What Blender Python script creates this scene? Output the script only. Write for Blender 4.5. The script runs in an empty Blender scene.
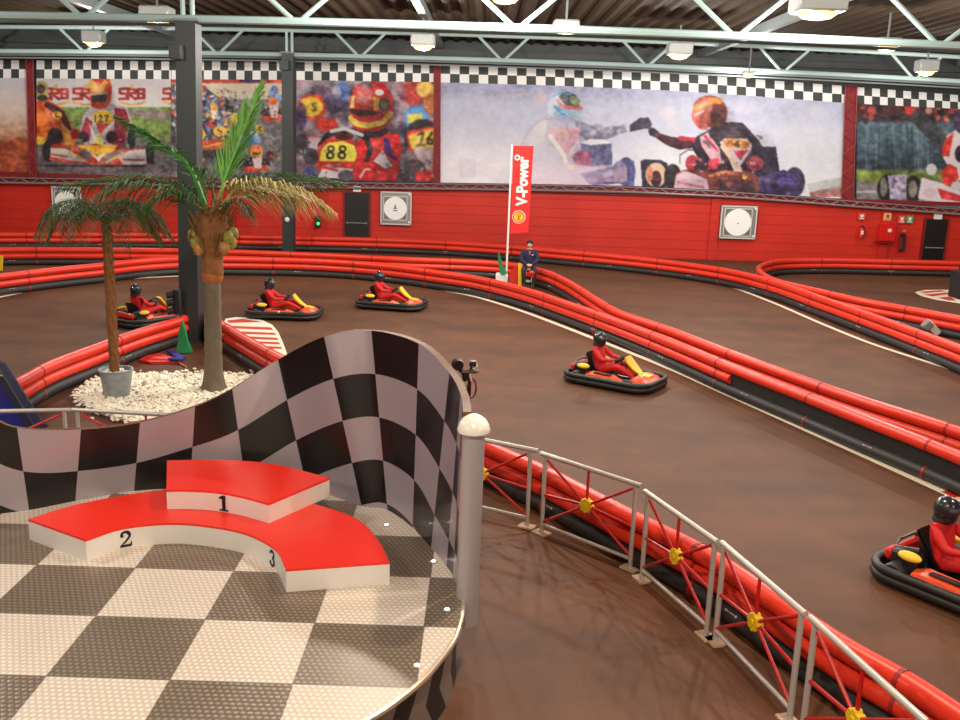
import bpy, math, random
import numpy as np
from mathutils import Vector, Matrix, Euler
random.seed(7); rng = np.random.RandomState(7)
C = bpy.context.scene.collection
PI = math.pi
# ------------------------------------------------------------------ camera model (for measuring the place from the photograph)
H = 4.6; F = 950.0; TH = math.radians(13); RO = .032
def ray(px, py):
    a = px-480; b = py-360
    c, s = math.cos(RO), math.sin(RO)
    u = a*c+b*s; v = -a*s+b*c
    return u, F*math.cos(TH)-v*math.sin(TH), -F*math.sin(TH)-v*math.cos(TH)
def P(px, py, z=0.):            # point of a pixel on the horizontal plane z
    X, Y, Z = ray(px, py); t = (z-H)/Z
    return Vector((X*t, Y*t, z))
def V(px, py, y):               # point of a pixel on the vertical plane y
    X, Y, Z = ray(px, py); t = y/Y
    return Vector((X*t, y, H+Z*t))
cam_d = bpy.data.cameras.new('camera'); cam = bpy.data.objects.new('camera', cam_d); C.objects.link(cam)
cam_d.sensor_width = 36; cam_d.lens = F/960*36; cam_d.clip_end = 300; cam_d.clip_start = .05
Mx = Matrix.Rotation(PI/2-TH, 4, 'X') @ Matrix.Rotation(RO, 4, 'Z')
cam.matrix_world = Matrix.Translation((0, 0, H)) @ Mx
bpy.context.scene.camera = cam
# ------------------------------------------------------------------ materials
def lin(c):
    return tuple((x/12.92 if x <= .04045 else ((x+.055)/1.055)**2.4) for x in [k/255. for k in c])
MATS = {}
def mat(name, rgb, rough=.5, metal=0., spec=.5, emis=None, es=1., noise=0., nscale=8., bump=0., coat=0., trans=0.):
    if name in MATS: return MATS[name]
    m = bpy.data.materials.new(name); m.use_nodes = True; nt = m.node_tree; b = nt.nodes['Principled BSDF']
    col = lin(rgb)+(1,)
    b.inputs['Base Color'].default_value = col
    b.inputs['Roughness'].default_value = rough; b.inputs['Metallic'].default_value = metal
    b.inputs['Specular IOR Level'].default_value = spec; b.inputs['Coat Weight'].default_value = coat
    b.inputs['Transmission Weight'].default_value = trans
    if emis: b.inputs['Emission Color'].default_value = lin(emis)+(1,); b.inputs['Emission Strength'].default_value = es
    tc = nt.nodes.new('ShaderNodeTexCoord'); n = nt.nodes.new('ShaderNodeTexNoise')
    n.inputs['Scale'].default_value = nscale; n.inputs['Detail'].default_value = 4
    nt.links.new(tc.outputs['Object'], n.inputs['Vector'])
    if noise > 0:
        r = nt.nodes.new('ShaderNodeMapRange'); r.inputs[3].default_value = 1-noise; r.inputs[4].default_value = 1+noise
        r.inputs[1].default_value = .25; r.inputs[2].default_value = .75
        nt.links.new(n.outputs['Fac'], r.inputs[0])
        mx = nt.nodes.new('ShaderNodeVectorMath'); mx.operation = 'SCALE'; mx.inputs[0].default_value = col[:3]
        nt.links.new(r.outputs[0], mx.inputs['Scale']); nt.links.new(mx.outputs[0], b.inputs['Base Color'])
    if bump > 0:
        bp = nt.nodes.new('ShaderNodeBump'); bp.inputs['Strength'].default_value = bump; bp.inputs['Distance'].default_value = .02
        nt.links.new(n.outputs['Fac'], bp.inputs['Height']); nt.links.new(bp.outputs[0], b.inputs['Normal'])
    MATS[name] = m; return m
class NT:                       # tiny helper for node maths
    def __init__(s, m): s.nt = m.node_tree
    def n(s, t): return s.nt.nodes.new(t)
    def m(s, op, a, b=None, c=None):
        k = s.n('ShaderNodeMath'); k.operation = op
        for i, v in enumerate((a, b, c)):
            if v is None: continue
            if hasattr(v, 'links'): s.nt.links.new(v, k.inputs[i])
            else: k.inputs[i].default_value = v
        return k.outputs[0]
    def mix(s, f, a, b):
        k = s.n('ShaderNodeMix'); k.data_type = 'RGBA'
        for i, v in ((0, f), (6, a), (7, b)):
            if hasattr(v, 'links'): s.nt.links.new(v, k.inputs[i])
            else: k.inputs[i].default_value = v
        return k.outputs[2]
    def link(s, a, b): s.nt.links.new(a, b)

RED = mat('red_plastic', (224, 54, 32), .38, noise=.06, nscale=3)
BLK = mat('black_rubber', (44, 42, 42), .55, noise=.15, nscale=5)
DARK = mat('dark_grey_paint', (42, 48, 48), .5, noise=.05)
STEEL = mat('pale_green_grey_paint', (150, 172, 170), .4)
STEEL2 = mat('grey_paint', (110, 118, 120), .5)
SILV = mat('silver_paint', (182, 178, 182), .35, metal=.35)
WHT = mat('white_paint', (235, 232, 228), .5)
YEL = mat('yellow_paint', (235, 200, 30), .5)
REDP = mat('red_paint', (205, 30, 20), .45)
GRN = mat('green_cloth', (20, 130, 75), .7)
BLUE = mat('blue_fabric', (32, 36, 130), .7, noise=.1)
SKIN = mat('skin', (200, 150, 125), .6)
CLRK = mat('black_fabric', (28, 27, 30), .8)
NAVY = mat('navy_fabric', (30, 34, 66), .8)
# ------------------------------------------------------------------ mesh builder
WL = {}                         # world location of every empty / thing
def tag(o, label=None, cat=None, group=None, kind=None):
    if label: o['label'] = label
    if cat: o['category'] = cat
    if group: o['group'] = group
    if kind: o['kind'] = kind
    return o
def thing(name, loc, label, cat, group=None, rz=0):
    o = bpy.data.objects.new(name, None); C.objects.link(o); o.empty_display_size = .1
    o.location = loc; o.rotation_euler = (0, 0, rz); WL[o.name] = Vector(loc)
    return tag(o, label, cat, group)
class MB:
    def __init__(s): s.v = []; s.f = []; s.mi = []; s.uv = None
    def add(s, vs, fs, mi=0):
        k = len(s.v); s.v += [tuple(p) for p in vs]
        for f in fs: s.f.append(tuple(i+k for i in f)); s.mi.append(mi)
        return s
    def box(s, c, d, rz=0, mi=0, M=None):
        h = [x/2 for x in d]; vs = []
        R = Matrix.Rotation(rz, 3, 'Z') if M is None else M
        for sx in (-1, 1):
            for sy in (-1, 1):
                for sz in (-1, 1): vs.append(Vector(c)+R @ Vector((sx*h[0], sy*h[1], sz*h[2])))
        return s.add(vs, [(0, 1, 3, 2), (4, 6, 7, 5), (0, 4, 5, 1), (2, 3, 7, 6), (0, 2, 6, 4), (1, 5, 7, 3)], mi)
    def bbox(s, c, d, b=.01, rz=0, mi=0):     # box with chamfered vertical and horizontal edges
        x, y, z = [k/2 for k in d]; R = Matrix.Rotation(rz, 3, 'Z')
        rings = []
        def ring(ix, iz):
            o = [(-x+ix, -y+b), (-x+b, -y+ix), (x-b, -y+ix), (x-ix, -y+b), (x-ix, y-b), (x-b, y-ix), (-x+b, y-ix), (-x+ix, y-b)]
            return [Vector(c)+R @ Vector((p[0], p[1], iz)) for p in o]
        rs = [ring(b, -z), ring(0, -z+b), ring(0, z-b), ring(b, z)]
        vs = [p for r in rs for p in r]; fs = []
        for i in range(3):
            for j in range(8): fs.append((i*8+j, i*8+(j+1) % 8, i*8+8+(j+1) % 8, i*8+8+j))
        fs.append(tuple(range(7, -1, -1))); fs.append(tuple(range(24, 32)))
        return s.add(vs, fs, mi)
    def cyl(s, a, b, r0, r1=None, n=12, mi=0, cap=True):
        if r1 is None: r1 = r0
        a = Vector(a); b = Vector(b); d = (b-a)
        if d.length < 1e-6: return s
        d.normalize(); u = d.orthogonal().normalized(); w = d.cross(u)
        vs = [a+(u*math.cos(t)+w*math.sin(t))*r0 for t in [2*PI*i/n for i in range(n)]]
        vs += [b+(u*math.cos(t)+w*math.sin(t))*r1 for t in [2*PI*i/n for i in range(n)]]
        fs = [(i, (i+1) % n, n+(i+1) % n, n+i) for i in range(n)]
        if cap: fs += [tuple(range(n-1, -1, -1)), tuple(range(n, 2*n))]
        return s.add(vs, fs, mi)
    def tube(s, path, r, n=10, mi=0, closed=False, cap=True):
        path = [Vector(p) for p in path]; m = len(path); vs = []; fs = []
        for i, p in enumerate(path):
            if closed: t = path[(i+1) % m]-path[i-1]
            else: t = path[min(i+1, m-1)]-path[max(i-1, 0)]
            t.normalize()
            side = t.cross(Vector((0, 0, 1)))
            if side.length < .05: side = t.cross(Vector((0, 1, 0)))
            side.normalize(); up = side.cross(t)
            rr = r[i] if isinstance(r, (list, tuple)) else r
            for k in range(n):
                a = 2*PI*k/n; vs.append(p+(side*math.cos(a)+up*math.sin(a))*rr)
        for i in range(m if closed else m-1):
            j = (i+1) % m
            for k in range(n): fs.append((i*n+k, i*n+(k+1) % n, j*n+(k+1) % n, j*n+k))
        if cap and not closed: fs += [tuple(range(n-1, -1, -1)), tuple(range((m-1)*n, m*n))]
        return s.add(vs, fs, mi)
    def ell(s, c, r, n=14, m=8, mi=0, R=None):
        vs = []; fs = []
        if not isinstance(r, (tuple, list)): r = (r, r, r)
        for j in range(1, m):
            a = PI*j/m
            for i in range(n):
                t = 2*PI*i/n; p = Vector((r[0]*math.sin(a)*math.cos(t), r[1]*math.sin(a)*math.sin(t), r[2]*math.cos(a)))
                if R is not None: p = R @ p
                vs.append(Vector(c)+p)
        for j in range(m-2):
            for i in range(n): fs.append((j*n+i, j*n+n+i, j*n+n+(i+1) % n, j*n+(i+1) % n))
        top = Vector((0, 0, r[2])); bot = -top
        if R is not None: top = R @ top; bot = R @ bot
        vs += [Vector(c)+top, Vector(c)+bot]; a = len(vs)-2
        for i in range(n):
            fs.append((i, (i+1) % n, a)); fs.append(((m-2)*n+(i+1) % n, (m-2)*n+i, a+1))
        return s.add(vs, fs, mi)
    def lathe(s, prof, c=(0, 0, 0), n=24, mi=0):
        vs = []; fs = []
        for (r, z) in prof:
            for i in range(n): vs.append((c[0]+r*math.cos(2*PI*i/n), c[1]+r*math.sin(2*PI*i/n), c[2]+z))
        for j in range(len(prof)-1):
            for i in range(n): fs.append((j*n+i, j*n+(i+1) % n, j*n+n+(i+1) % n, j*n+n+i))
        fs.append(tuple(range(n-1, -1, -1))); fs.append(tuple(range((len(prof)-1)*n, len(prof)*n)))
        return s.add(vs, fs, mi)
    def prism(s, poly, z0, z1, mi=0, mtop=None):
        n = len(poly); vs = [(p[0], p[1], z0) for p in poly]+[(p[0], p[1], z1) for p in poly]
        A = sum(poly[i][0]*poly[(i+1) % n][1]-poly[(i+1) % n][0]*poly[i][1] for i in range(n))
        if A < 0:
            poly = list(poly)[::-1]; vs = [(p[0], p[1], z0) for p in poly]+[(p[0], p[1], z1) for p in poly]
        s.add(vs, [(i, (i+1) % n, n+(i+1) % n, n+i) for i in range(n)]+[tuple(range(n-1, -1, -1))], mi)
        s.add(vs, [tuple(range(n, 2*n))], mi if mtop is None else mtop); return s
    def plate(s, poly, th, mi=0):             # vertical plate: list of (x, y, z), given thickness towards -Y
        n = len(poly); f = [Vector(p)-Vector((0, th/2, 0)) for p in poly]; b = [Vector(p)+Vector((0, th/2, 0)) for p in poly]
        return s.add(f+b, [tuple(range(n)), tuple(range(2*n-1, n-1, -1))]+[(i, n+i, n+(i+1) % n, (i+1) % n) for i in range(n)], mi)
    def build(s, name, mats, parent=None, origin=None, world=True, smooth=True, angle=40):
        me = bpy.data.meshes.new(name)
        off = Vector((0, 0, 0))
        if world:
            if parent is not None: off = WL[parent.name]
            elif origin is not None: off = Vector(origin)
        me.from_pydata([tuple(Vector(p)-off) for p in s.v], [], s.f)
        if not isinstance(mats, (list, tuple)): mats = [mats]
        for m in mats: me.materials.append(m)
        me.polygons.foreach_set('material_index', s.mi)
        if s.uv is not None:
            l = me.uv_layers.new(name='UVMap'); idx = np.zeros(len(me.loops), dtype=np.int32); me.loops.foreach_get('vertex_index', idx)
            l.data.foreach_set('uv', np.array(s.uv, dtype=np.float32)[idx].ravel())
        if smooth:
            me.polygons.foreach_set('use_smooth', [True]*len(me.polygons))
            me.set_sharp_from_angle(angle=math.radians(angle))
        me.update()
        o = bpy.data.objects.new(name, me); C.objects.link(o)
        if parent is not None: o.parent = parent
        elif origin is not None and world: o.location = off
        WL[o.name] = off if world else Vector((0, 0, 0))
        return o
def copy_tree(o, parent=None):
    c = o.copy(); C.objects.link(c)
    if parent is not None: c.parent = parent
    for ch in [k for k in bpy.data.objects if k.parent == o and k != c]: copy_tree(ch, c)
    return c
def spline(pts, n=8, closed=False):
    pts = [Vector(p) for p in pts]; out = []; m = len(pts)
    for i in range(m if closed else m-1):
        if closed: p0, p1, p2, p3 = pts[i-1], pts[i], pts[(i+1) % m], pts[(i+2) % m]
        else:
            p1, p2 = pts[i], pts[i+1]; p0 = pts[i-1] if i else p1*2-p2; p3 = pts[i+2] if i+2 < m else p2*2-p1
        for k in range(n):
            t = k/n
            out.append(.5*((2*p1)+(p2-p0)*t+(2*p0-5*p1+4*p2-p3)*t*t+(3*p1-p0-3*p2+p3)*t**3))
    if not closed: out.append(pts[-1])
    return out
def text_mesh(s, size, mat_, name, M, parent=None, origin=None, offset=0., ext=.004, label=None, shear=0.):
    cu = bpy.data.curves.new(name, 'FONT'); cu.body = s; cu.size = size; cu.extrude = ext; cu.offset = offset; cu.shear = shear
    cu.align_x = 'CENTER'; cu.align_y = 'CENTER'; cu.resolution_u = 4
    t = bpy.data.objects.new(name, cu); C.objects.link(t)
    dg = bpy.context.evaluated_depsgraph_get(); me = bpy.data.meshes.new_from_object(t.evaluated_get(dg))
    bpy.data.objects.remove(t)
    off = WL[parent.name] if parent is not None else Vector(origin or (0, 0, 0))
    me.transform(Matrix.Translation(-off) @ M); me.materials.clear(); me.materials.append(mat_); me.name = name
    o = bpy.data.objects.new(name, me); C.objects.link(o)
    if parent is not None: o.parent = parent
    else: o.location = off
    WL[o.name] = off
    return o
def facing(loc, size=1, rot=0):     # matrix that stands text up facing -Y
    return Matrix.Translation(loc) @ Matrix.Rotation(PI/2, 4, 'X') @ Matrix.Rotation(rot, 4, 'Z')

# ================================================================== SETTING
YW = 40.0
# floor: worn brown asphalt
m = mat('brown_asphalt', (104, 74, 56), .62, spec=.22)
n = NT(m); b = m.node_tree.nodes['Principled BSDF']
tc = n.n('ShaderNodeTexCoord'); mp = n.n('ShaderNodeMapping'); mp.inputs['Scale'].default_value = (.12, .7, 1); n.link(tc.outputs['Object'], mp.inputs[0])
n1 = n.n('ShaderNodeTexNoise'); n1.inputs['Scale'].default_value = 1.; n1.inputs['Detail'].default_value = 6; n.link(mp.outputs[0], n1.inputs[0])
n2 = n.n('ShaderNodeTexNoise'); n2.inputs['Scale'].default_value = 1.3; n2.inputs['Detail'].default_value = 8; n.link(tc.outputs['Object'], n2.inputs[0])
n3 = n.n('ShaderNodeTexNoise'); n3.inputs['Scale'].default_value = 60; n3.inputs['Detail'].default_value = 2; n.link(tc.outputs['Object'], n3.inputs[0])
f1 = n.m('ADD', n.m('MULTIPLY', n1.outputs['Fac'], .55), n.m('MULTIPLY', n2.outputs['Fac'], .45))
mr = n.n('ShaderNodeMapRange'); mr.inputs[1].default_value = .36; mr.inputs[2].default_value = .64; n.link(f1, mr.inputs[0])
c1 = n.mix(mr.outputs[0], lin((80, 52, 36))+(1,), lin((110, 71, 47))+(1,))
c2 = n.mix(n.m('MULTIPLY', n3.outputs['Fac'], .25), c1, lin((70, 48, 38))+(1,))
n.link(c2, b.inputs['Base Color'])
bp = n.n('ShaderNodeBump'); bp.inputs['Strength'].default_value = .15; bp.inputs['Distance'].default_value = .01
n.link(n3.outputs['Fac'], bp.inputs['Height']); n.link(bp.outputs[0], b.inputs['Normal'])
ASPH = m
XW = 30.; YB = -8.; ZC = 8.5
fl = MB().box((0, (YW+.3+YB)/2, -.1), (2*XW+.6, YW+.3-YB, .2)).build('floor', ASPH, smooth=False); tag(fl, kind='structure')
# red lower wall + dark upper wall
def wallred(name, rgb):
    m = mat(name, rgb, .5, spec=.35); n = NT(m); b = m.node_tree.nodes['Principled BSDF']
    tc = n.n('ShaderNodeTexCoord'); sx = n.n('ShaderNodeSeparateXYZ'); n.link(tc.outputs['Object'], sx.inputs[0])
    fr = n.m('FRACT', n.m('MULTIPLY', sx.outputs[2], 2.6)); groove = n.m('LESS_THAN', fr, .07)
    nz = n.n('ShaderNodeTexNoise'); nz.inputs['Scale'].default_value = .7; n.link(tc.outputs['Object'], nz.inputs[0])
    base = n.mix(nz.outputs['Fac'], lin([k*.9 for k in rgb])+(1,), lin([min(255, k*1.08) for k in rgb])+(1,))
    c = n.mix(n.m('MULTIPLY', groove, .35), base, lin((120, 20, 14))+(1,)); n.link(c, b.inputs['Base Color'])
    bp = n.n('ShaderNodeBump'); bp.inputs['Strength'].default_value = .5; bp.inputs['Distance'].default_value = .02
    n.link(n.m('SUBTRACT', 1., groove), bp.inputs['Height']); n.link(bp.outputs[0], b.inputs['Normal'])
    return m
WRED = wallred('red_painted_cladding', (205, 46, 32))
WGRY = mat('dark_upper_cladding', (66, 72, 74), .7, noise=.06)
ZR = 2.75
wb = MB(); wb.box((0, YW+.25, ZR/2), (2*XW, .3, ZR)); wb.box((0, YW+.25, (ZC+ZR)/2), (2*XW, .3, ZC-ZR), mi=1)
tag(wb.build('wall_back', [WRED, WGRY], smooth=False), kind='structure')
for sx, nm in ((-1, 'wall_left'), (1, 'wall_right')):
    w = MB(); w.box((sx*(XW+.15), (YW+YB)/2, ZR/2), (.3, YW-YB+.6, ZR)); w.box((sx*(XW+.15), (YW+YB)/2, (ZC+ZR)/2), (.3, YW-YB+.6, ZC-ZR), mi=1)
    tag(w.build(nm, [WRED, WGRY], smooth=False), kind='structure')
w = MB().box((0, YB-.15, ZC/2), (2*XW, .3, ZC)); tag(w.build('wall_front', mat('pale_plaster', (205, 195, 182), .8), smooth=False), kind='structure')
# ceiling of corrugated deck, ribs run away from the camera
ROOF = mat('brown_roof_deck', (56, 45, 34), .9, spec=.1, noise=.08, nscale=.6)
ce = MB(); ce.box((0, (YW+YB)/2, ZC+.1), (2*XW+.6, YW-YB+.6, .2))
x = -XW
while x < XW:
    ce.add([(x, YB, ZC), (x+.10, YB, ZC-.09), (x+.22, YB, ZC-.09), (x+.32, YB, ZC), (x, YW, ZC), (x+.10, YW, ZC-.09), (x+.22, YW, ZC-.09), (x+.32, YW, ZC)],
           [(0, 4, 5, 1), (1, 5, 6, 2), (2, 6, 7, 3)]); x += .5
tag(ce.build('ceiling', ROOF, smooth=False), kind='structure')
# pilasters on the red wall
for i, px in enumerate((231, 714, 885)):
    a = V(px, 230, YW); t = MB().box((a.x, YW+.06, ZR/2-.1), (.36, .12, ZR-.2)).build('trim_%d' % (i+1), WRED, smooth=False); tag(t, kind='structure')
t = MB().box((0, YW+.03, ZR-.10), (2*XW, .14, .16)).build('trim_4', mat('dark_red_paint', (120, 20, 18), .6), smooth=False); tag(t, kind='structure')
# ------------------------------------------------------------------ roof steel
def camber(z0, x): return z0-.00075*x*x
def truss(name, y, z0, nodes, depth, r, label, halfx, verticals, arm):
    t = thing(name, (0, y, z0), label, 'roof truss')
    for nm, dz, rr in (('bottom_chord', 0, r), ('top_chord', depth, r*.9)):
        pts = [(x, y, camber(z0, x)+dz) for x in np.linspace(-halfx, halfx, 41)]
        MB().tube(pts, rr, 8).build(nm, STEEL, t)
    for x in nodes:
        for s in (-1, 1):
            MB().cyl((x+s*.05, y, camber(z0, x)), (x+s*arm, y, camber(z0, x)+depth), r*.62, n=8).build('diagonal_brace', STEEL, t)
    for x in verticals:
        for s in (-1, 1):
            MB().cyl((x+s*.10, y, camber(z0, x)), (x+s*.10, y, camber(z0, x)+depth), r*.62, n=8).build('vertical_brace', STEEL, t)
    return t
n1 = [V(px, 20, 21).x for px in (-140, 84, 297, 517, 737, 943, 1150)]
truss('roof_truss', 21.0, 6.93, n1, 1.42, .085, 'pale grey steel roof truss nearest the camera, carried by the thicker dark column', 15, [-6.36], 1.75)
n2 = [V(px, 52, 36.5).x for px in (-60, 85, 218, 360, 503, 648, 785, 918, 1050)]
truss('roof_truss', 36.5, 7.5, n2, .85, .085, 'pale grey steel roof truss in front of the checkered banner tops, farther back', 22, [-7.36], .95)
for k, (px, y0) in enumerate(((440, 8), (700, 8), (-60, 8), (190, 8), (960, 8), (1250, 8))):
    x = V(px, 60, 40).x*1.0
    b = MB().box((x, (YW+y0)/2, ZC-.24), (.22, YW-y0, .28))
    tag(b.build('roof_beam', STEEL2, origin=(x, (YW+y0)/2, ZC-.24), smooth=False), 'grey steel beam under the roof deck running back to the banner wall', 'beam', 'steel beams under the roof deck')
# eaves beam and cable tray over the banners
b = MB().box((0, YW-.05, 7.98), (44, .3, .25)).tube([(x, YW-.3, camber(7.72, x)) for x in np.linspace(-21, 21, 15)], .05, 6)
tag(b.build('eaves_beam', DARK, origin=(0, YW-.05, 7.98)), 'dark grey horizontal beam running above the checkered banner tops', 'beam')
b = MB().tube([(x, 36.9, camber(7.42, x)) for x in np.linspace(-21, 21, 15)], .045, 6).tube([(x, 36.9, camber(7.30, x)) for x in np.linspace(-21, 21, 15)], .03, 6)
tag(b.build('cable_pipe', STEEL2, origin=(0, 36.9, 7.4)), 'thin grey pipes running just below the far roof truss', 'pipe')
b = MB().tube([(x, 21.5, camber(6.86, x)) for x in np.linspace(-12, 12, 15)], .035, 6)
tag(b.build('cable_pipe', STEEL2, origin=(0, 21.5, 6.8)), 'thin grey pipe running just behind the near roof truss', 'pipe')
# columns
def column(px, py, z1, w, label, lean=0.):
    p = P(px, py); t = thing('steel_column', p, label, 'column')
    s = MB(); s.box((p.x, p.y-w/2, z1/2), (w, .04, z1)); s.box((p.x, p.y+w/2, z1/2), (w, .04, z1)); s.box((p.x, p.y, z1/2), (.04, w-.04, z1))
    s.box((p.x-w/2+.01, p.y, z1/2), (.02, w-.04, z1)); s.box((p.x+w/2-.01, p.y, z1/2), (.02, w-.04, z1)); s.v = [(v[0]+lean*v[2], v[1], v[2]) for v in s.v]; s.build('shaft', DARK, t, smooth=False)
    MB().box((p.x, p.y, .015), (w+.14, w+.14, .03)).build('base_plate', DARK, t, smooth=False)
    MB().box((p.x+lean*z1, p.y, z1+.02), (w+.1, w+.1, .05)).build('cap_plate', STEEL2, t, smooth=False)
    return t, p
t1, p1 = column(192, 340, 6.84, .42, 'thick dark grey steel column behind the tall palm', .026)
CX1 = p1.x
MB().bbox((p1.x+.0, p1.y-.34, 6.2), (.26, .2, .3), .02).build('speaker_box', mat('dark_box', (58, 62, 62), .6), t1)
t2, p2 = column(289, 257, 7.5, .42, 'thinner dark grey column farther back, left of the black door', .012)
MB().bbox((p2.x, p2.y-.35, 7.05), (.34, .2, .36), .02).build('junction_box', MATS['dark_box'], t2)
MB().ell((p2.x, p2.y-.27, V(286, 219, p2.y).z), .1, 10, 6).build('bell', WHT, t2)
t3, p3 = column(966, 298, 7.4, .5, 'dark column at the right edge of the picture')
MB().bbox((p3.x-.32, p3.y-.1, .45), (.34, .8, .9), .04).build('padding', CLRK, t3)

# ------------------------------------------------------------------ high bay lamps
LAMP = mat('warm_lamp_glass', (30, 22, 12), .4, emis=(255, 200, 120), es=3.6)
HOUS = mat('lamp_housing', (176, 182, 180), .45, metal=.2)
PK_ = 2.3
def lamp(px, py, d, w, h, label, loc=None, power=520, col=(1, .93, .84), grp=None):
    p = V(px, py, d) if loc is None else Vector(loc)
    t = thing('high_bay_lamp', p, label, 'lamp', grp)
    s = MB(); s.bbox((0, 0, h/2), (w, w*.85, h), .04); s.build('housing', HOUS, t, world=False)
    MB().lathe([(w*.40, .0), (w*.40, -.03), (w*.3, -.10), (w*.12, -.13)], (0, 0, 0), 20).build('diffuser', LAMP, t, world=False)
    MB().cyl((0, 0, h), (0, 0, max(h+.05, ZC-.35-p.z)), .03, n=8).build('hanger', STEEL2, t, world=False)
    ld = bpy.data.lights.new('lamp_light', 'POINT'); ld.shadow_soft_size = .12; ld.energy = power*PK_*(.5 if 33 < p.y else 1.); ld.color = col
    lo = bpy.data.objects.new('lamp_light', ld); C.objects.link(lo); lo.location = p+Vector((0, 0, -.27))
    return t
LP = [
 (817, 13, 20, .95, .38, 'largest high bay lamp with warm glow, grey box at top right'),
 (566, 30, 24, .62, .22, 'flat warm glowing lamp just under the near truss above the two fist-bumping racers'),
 (887, 47, 26, .62, .22, 'flat warm glowing lamp right of the largest lamp under the near truss'),
 (423, 46, 30, .72, .34, 'grey boxed lamp hanging above the banner of the racer with number 88'),
 (679, 55, 30, .72, .34, 'grey boxed lamp hanging above the gloved fists on the wide banner'),
 (94, 43, 34, .66, .40, 'grey boxed lamp with orange glow at upper left'),
 (926, 72, 34, .66, .40, 'small boxed lamp close above the far truss at right'),
 (749, 74, 36, .48, .12, 'small flat glowing lamp touching the far truss above the right racer'),
 (505, -3, 20, .7, .3, 'lamp glowing at the top edge of the picture near its middle')]
for l in LP: lamp(*l)
for k, (x, y) in enumerate([(1.9, 10.2), (-2, 18.7), (-9, 10), (9, 10), (-14, 20), (15, 20), (-20, 30), (21, 30), (-9, 27), (0, 3), (-9, 1), (9, 1)]):
    lamp(0, 0, 0, .8, .34, 'high bay lamp hanging above the frame of the picture', (x, y, 7.5), power={0: 620, 9: 820}.get(k, 520), col=(1, .80, .58) if k in (0, 9) else (1, .93, .84), grp='high bay lamps outside the picture')
world = bpy.data.worlds.new('world'); bpy.context.scene.world = world; world.use_nodes = True
world.node_tree.nodes['Background'].inputs[0].default_value = (.75, .8, 1, 1); world.node_tree.nodes['Background'].inputs[1].default_value = .35
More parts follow.
